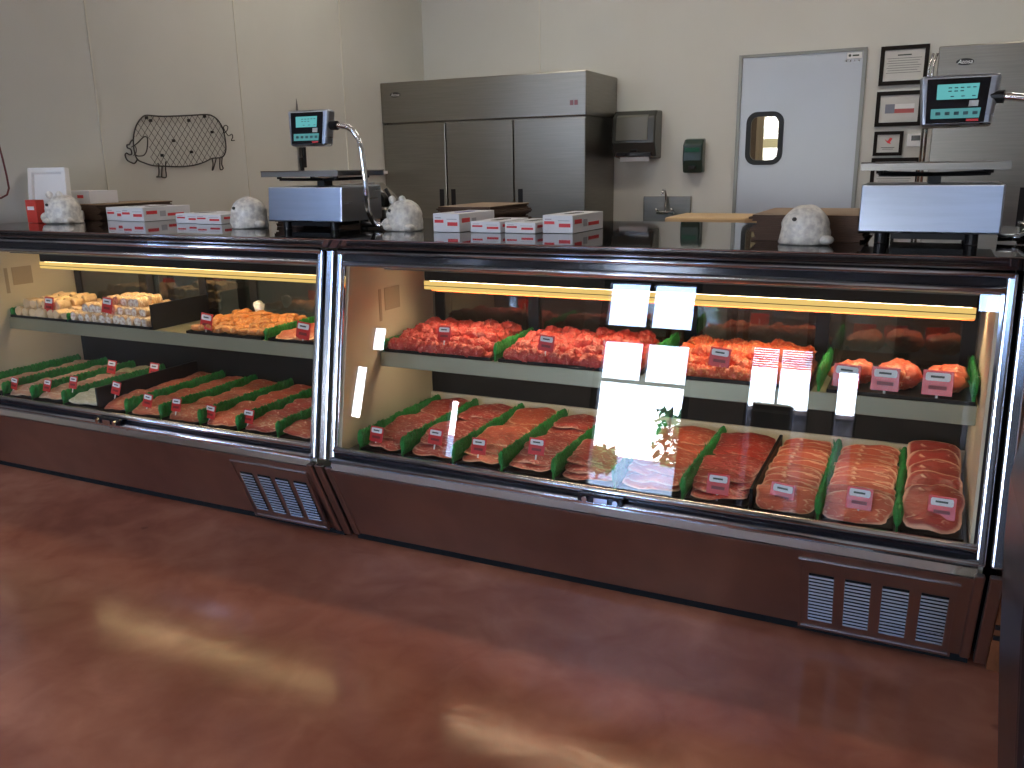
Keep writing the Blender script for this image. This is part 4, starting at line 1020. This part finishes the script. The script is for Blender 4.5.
# wire pig on the left wall
XP = -4.682
wp_ = thing('wire_pig', 'dark wire pig outline with diamond mesh hanging on the left wall', 'wall decoration', (XP, 4.5, 1.8))
body = [(4.115, 1.792), (4.129, 1.843), (4.158, 1.895), (4.203, 1.939), (4.244, 1.956), (4.323, 1.955), (4.404, 1.956), (4.524, 1.964), (4.648, 1.974), (4.777, 1.984), (4.835, 1.976), (4.885, 1.948), (4.919, 1.902), (4.933, 1.854), (4.938, 1.768), (4.922, 1.72), (4.883, 1.691), (4.788, 1.683), (4.706, 1.657), (4.6, 1.636), (4.475, 1.629), (4.356, 1.632), (4.253, 1.637), (4.187, 1.653), (4.13, 1.677), (4.112, 1.73)]
def spline(pts, closed=False, n=5):
    P = [Vector((XP, a, b)) for a, b in pts]; out = []; m = len(P); rng = m if closed else m - 1
    for i in range(rng):
        p0 = P[(i - 1) % m] if (closed or i > 0) else P[i]; p1 = P[i]; p2 = P[(i + 1) % m]; p3 = P[(i + 2) % m] if (closed or i < m - 2) else p2
        for k in range(n):
            t = k / n
            out.append(.5 * ((2 * p1) + (p2 - p0) * t + (2 * p0 - 5 * p1 + 4 * p2 - p3) * t * t + (3 * p1 - p0 - 3 * p2 + p3) * t ** 3))
    if not closed: out.append(P[-1])
    return out
bo = spline(body, True, 4)
MB().tube(bo, .0048, 8, closed=True).build('body_outline', 'wire', wp_, smooth=True)
def inside(y, z):
    c = False; n = len(body); j = n - 1
    for i in range(n):
        yi, zi = body[i]; yj, zj = body[j]
        if (zi > z) != (zj > z) and y < (yj - yi) * (z - zi) / (zj - zi) + yi: c = not c
        j = i
    return c
lat = MB()
for sgn in (1, -1):
    for q in range(-14, 40):
        y0_ = 3.75 + q * .053; seg_ = []; run = None
        for k in range(0, 81):
            z = 1.60 + k * .005; y = y0_ + sgn * (z - 1.8) * .85 + (.4 if sgn < 0 else .0)
            ins = inside(y, z) and not (y < 4.24 and z < 1.82)
            if ins and run is None: run = (y, z)
            if (not ins or k == 80) and run is not None:
                if abs(z - run[1]) > .01: lat.tube([(XP + .002 * sgn, run[0], run[1]), (XP + .002 * sgn, y, z)], .0016, 5)
                run = None
lat.build('diamond_mesh', 'wire', wp_)
for nm, pts, rad, cl in (('head_outline', [(4.117, 1.801), (4.099, 1.792), (4.08, 1.77), (4.061, 1.766), (4.063, 1.749), (4.086, 1.739), (4.089, 1.711), (4.07, 1.706), (4.05, 1.716), (4.037, 1.702), (4.049, 1.672), (4.079, 1.657), (4.105, 1.653), (4.13, 1.677)], .0048, False),
        ('eye_loop', [(4.093, 1.753), (4.118, 1.762), (4.13, 1.745), (4.122, 1.715), (4.102, 1.702)], .003, False),
        ('ear', [(4.116, 1.762), (4.152, 1.784), (4.202, 1.819), (4.229, 1.816), (4.228, 1.785), (4.213, 1.733), (4.184, 1.703), (4.139, 1.698), (4.121, 1.705)], .004, False),
        ('leg', [(4.295, 1.654), (4.297, 1.61), (4.288, 1.57), (4.270, 1.564), (4.305, 1.563)], .0042, False),
        ('leg', [(4.327, 1.632), (4.314, 1.57), (4.322, 1.56), (4.352, 1.563), (4.354, 1.618), (4.363, 1.663)], .0042, False),
        ('leg', [(4.788, 1.686), (4.793, 1.643), (4.78, 1.605), (4.784, 1.603), (4.794, 1.614), (4.828, 1.681)], .0042, False),
        ('leg', [(4.866, 1.686), (4.858, 1.609), (4.889, 1.613), (4.879, 1.642), (4.89, 1.693)], .0042, False),
        ('tail', [(4.937, 1.864), (4.964, 1.882), (4.975, 1.908), (4.953, 1.917), (4.932, 1.9), (4.952, 1.866), (4.976, 1.844), (5.009, 1.856), (5.016, 1.835), (4.999, 1.812), (5.032, 1.813)], .0035, False)):
    MB().tube(spline(pts, cl), rad, 7, closed=cl).build(nm, 'wire', wp_, smooth=True)
for a, b in ((4.248, 1.941), (4.279, 1.925), (4.612, 1.938), (4.763, 1.971), (4.82, 1.866), (4.455, 1.8), (4.607, 1.727), (4.343, 1.703)):
    MB().box(-4.70, XP + .006, a - .0035, a + .0035, b - .009, b + .009).build('clip', 'wire', wp_)
# knives hanging on the left wall
kr = thing('knife_rack', 'black magnetic knife bar on the left wall behind the left scale screen', 'rack', (-4.69, 5.8, 1.93))
MB().box(-4.70, -4.68, 5.74, 5.93, 1.90, 1.94).build('bar', 'black', kr, bevel=.003)
for (y, zt, zb, hz, lab) in ((5.765, 2.15, 1.69, 1.57, 'long knife with blade pointing up on the wall behind the left scale'), (5.80, 1.98, 1.78, 1.61, 'shorter black-handled knife beside the long knife on the wall')):
    kn = thing('kitchen_knife', lab, 'knife', (-4.675, y, zb))
    MB().prism([(y - .014, zb), (y + .014, zb), (y + .012, zt - .05), (y, zt), (y - .013, zt - .08)], -4.679, -4.676).build('blade', 'knife', kn)
    MB().prism([(y - .014, hz), (y + .016, hz), (y + .02, zb), (y - .018, zb)], -4.6795, -4.657).build('handle', 'black', kn, bevel=.005)
hz_ = MB().tube([(-4.69, 3.165, 2.0), (-4.685, 3.177, 1.886), (-4.682, 3.196, 1.78), (-4.68, 3.207, 1.68), (-4.68, 3.215, 1.59), (-4.68, 3.217, 1.52), (-4.68, 3.20, 1.485), (-4.68, 3.16, 1.468), (-4.68, 3.09, 1.47)], .0055, 10)
tag(hz_.build('wall_hose', 'hose', smooth=True), 'dark red hose looping down the left wall at the photo edge', 'hose')

# dark rack by the front windows, seen only in the glass
rk = thing('magazine_rack', 'dark upright rack standing by the front window', 'rack', (-1.3, -3.75, 0))
MB().box(-1.50, -1.11, -3.9, -3.6, .0, 1.30).build('body', 'rack', rk, bevel=.01)
for z in (.3, .6, .9, 1.2): MB().box(-1.49, -1.12, -3.6, -3.57, z, z + .03).build('shelf_edge', 'steel', rk)

# ------------------------------------------------------------------ lights
CLM = emat('ceiling_diffuser', (1, .91, .78), 13)
for i, (x, y) in enumerate([(-3.4, 5.6), (-1.2, 5.6), (1.2, 5.6)]):
    r = thing('ceiling_light', '', 'ceiling light', (x, y, ZC), 'ceiling light panels')
    r['label'] = 'square ceiling light panel above the %s' % ['left part of the work area', 'middle of the work area', 'right part of the work area', 'left side of the shop floor', 'right side of the shop floor', 'far left of the shop floor'][i]
    f = ring([(x - .62, y - .32), (x + .62, y - .32), (x + .62, y + .32), (x - .62, y + .32)], [(x - .6, y - .3), (x + .6, y - .3), (x + .6, y + .3), (x - .6, y + .3)], 0, .03)
    for v in f.v: v.y, v.z = v.z, ZC - .03 + v.y
    f.build('frame', 'white', r)
    MB().box(x - .6, x + .6, y - .3, y + .3, ZC - .02, ZC - .012).build('diffuser', CLM if y > 3 else emat('ceiling_diffuser_front', (1, .86, .70), 9), r)
STRIP = emat('strip_light_tube', (1, .93, .84), 20)
for i, x in enumerate((-6.6, -4.2, -1.8, .6)):  # unseen strips added to draw long highlights along the case rails
    r = thing('strip_light', 'long ceiling strip light over the shop floor, %s from the left' % ww[i], 'ceiling light', (x, -.5, ZC), 'ceiling strip lights over the shop floor')
    MB().box(x - 1.1, x + 1.1, -.6, -.4, ZC - .07, ZC).build('housing', 'white', r, bevel=.006)
    for y in (-.55, -.45): MB().tube([(x - 1.05, y, ZC - .09), (x + 1.05, y, ZC - .09)], .019, 10).build('tube', STRIP, r)
sl = bpy.data.lights.new('storeroom_lamp', 'POINT'); sl.energy = 90; sl.color = (1, .93, .75); sl.shadow_soft_size = .15
so = bpy.data.objects.new('storeroom_lamp', sl); C.objects.link(so); so.location = (-.8, 9.0, 3.2)
su = bpy.data.lights.new('sun', 'SUN'); su.energy = 75; su.angle = .009; su.color = (1, .96, .88)
sun = bpy.data.objects.new('sun', su); C.objects.link(sun); sun.rotation_euler = (-.32, .15, 0); sun.location = (0, 0, 12)
# added slats that dim the top of the narrow front window in reflections
bl = MB()
for q in range(9): bl.box(-1.635, -.995, -4.06, -4.04, 1.73 + q * .026, 1.745 + q * .026)
tag(bl.build('window_blind', 'rack'), 'grey slatted blind at the top of the narrow front window', 'blind')
# daylight portals in the openings
for h in holes:
    pl_ = bpy.data.lights.new('daylight_portal', 'AREA'); pl_.shape = 'RECTANGLE'; pl_.size = h[1] - h[0]; pl_.size_y = h[3] - h[2]; pl_.cycles.is_portal = True
    po = bpy.data.objects.new('daylight_portal', pl_); C.objects.link(po); po.location = ((h[0] + h[1]) / 2, -4.16, (h[2] + h[3]) / 2); po.rotation_euler = (PI / 2, 0, 0)
w = bpy.data.worlds.new('sky'); bpy.context.scene.world = w; w.use_nodes = True; nt = w.node_tree; nt.nodes.clear()
bg = nt.nodes.new('ShaderNodeBackground'); ow = nt.nodes.new('ShaderNodeOutputWorld'); tcw = nt.nodes.new('ShaderNodeTexCoord'); sx = nt.nodes.new('ShaderNodeSeparateXYZ'); rp = nt.nodes.new('ShaderNodeValToRGB')
nt.links.new(tcw.outputs['Generated'], sx.inputs[0]); nt.links.new(sx.outputs['Z'], rp.inputs[0]); nt.links.new(rp.outputs[0], bg.inputs[0]); nt.links.new(bg.outputs[0], ow.inputs[0])
rp.color_ramp.elements[0].position = 0; rp.color_ramp.elements[0].color = (.93, .97, 1, 1); rp.color_ramp.elements[1].position = .22; rp.color_ramp.elements[1].color = (.30, .52, 1, 1)
bg.inputs[1].default_value = 34.0

# ------------------------------------------------------------------ camera
F, P_, R_, Y_ = 853.58, .25037, .015765, .4507
cy, sy = math.cos(Y_), math.sin(Y_)
fw = Vector((-sy * math.cos(P_), cy * math.cos(P_), -math.sin(P_))); rt = Vector((cy, sy, 0)); dn = fw.cross(rt)
rt2 = math.cos(R_) * rt + math.sin(R_) * dn; dn2 = math.cos(R_) * dn - math.sin(R_) * rt
cam = bpy.data.cameras.new('camera'); cam.sensor_width = 36; cam.lens = F * 36 / 1024; cam.clip_start = .05
co = bpy.data.objects.new('camera', cam); C.objects.link(co)
mw = Matrix((( rt2.x, -dn2.x, -fw.x, 0), (rt2.y, -dn2.y, -fw.y, 0), (rt2.z, -dn2.z, -fw.z, 1.6), (0, 0, 0, 1)))
co.matrix_world = mw
s = bpy.context.scene; s.camera = co
s.view_settings.view_transform = 'Standard'; s.view_settings.look = 'None'; s.view_settings.gamma = 1; s.view_settings.use_curve_mapping = False
s.view_settings.exposure = 0.0
s.cycles.max_bounces = 12; s.cycles.transparent_max_bounces = 24; s.cycles.glossy_bounces = 6; s.cycles.sample_clamp_indirect = 6; s.cycles.caustics_reflective = True
s.cycles.use_denoising = True
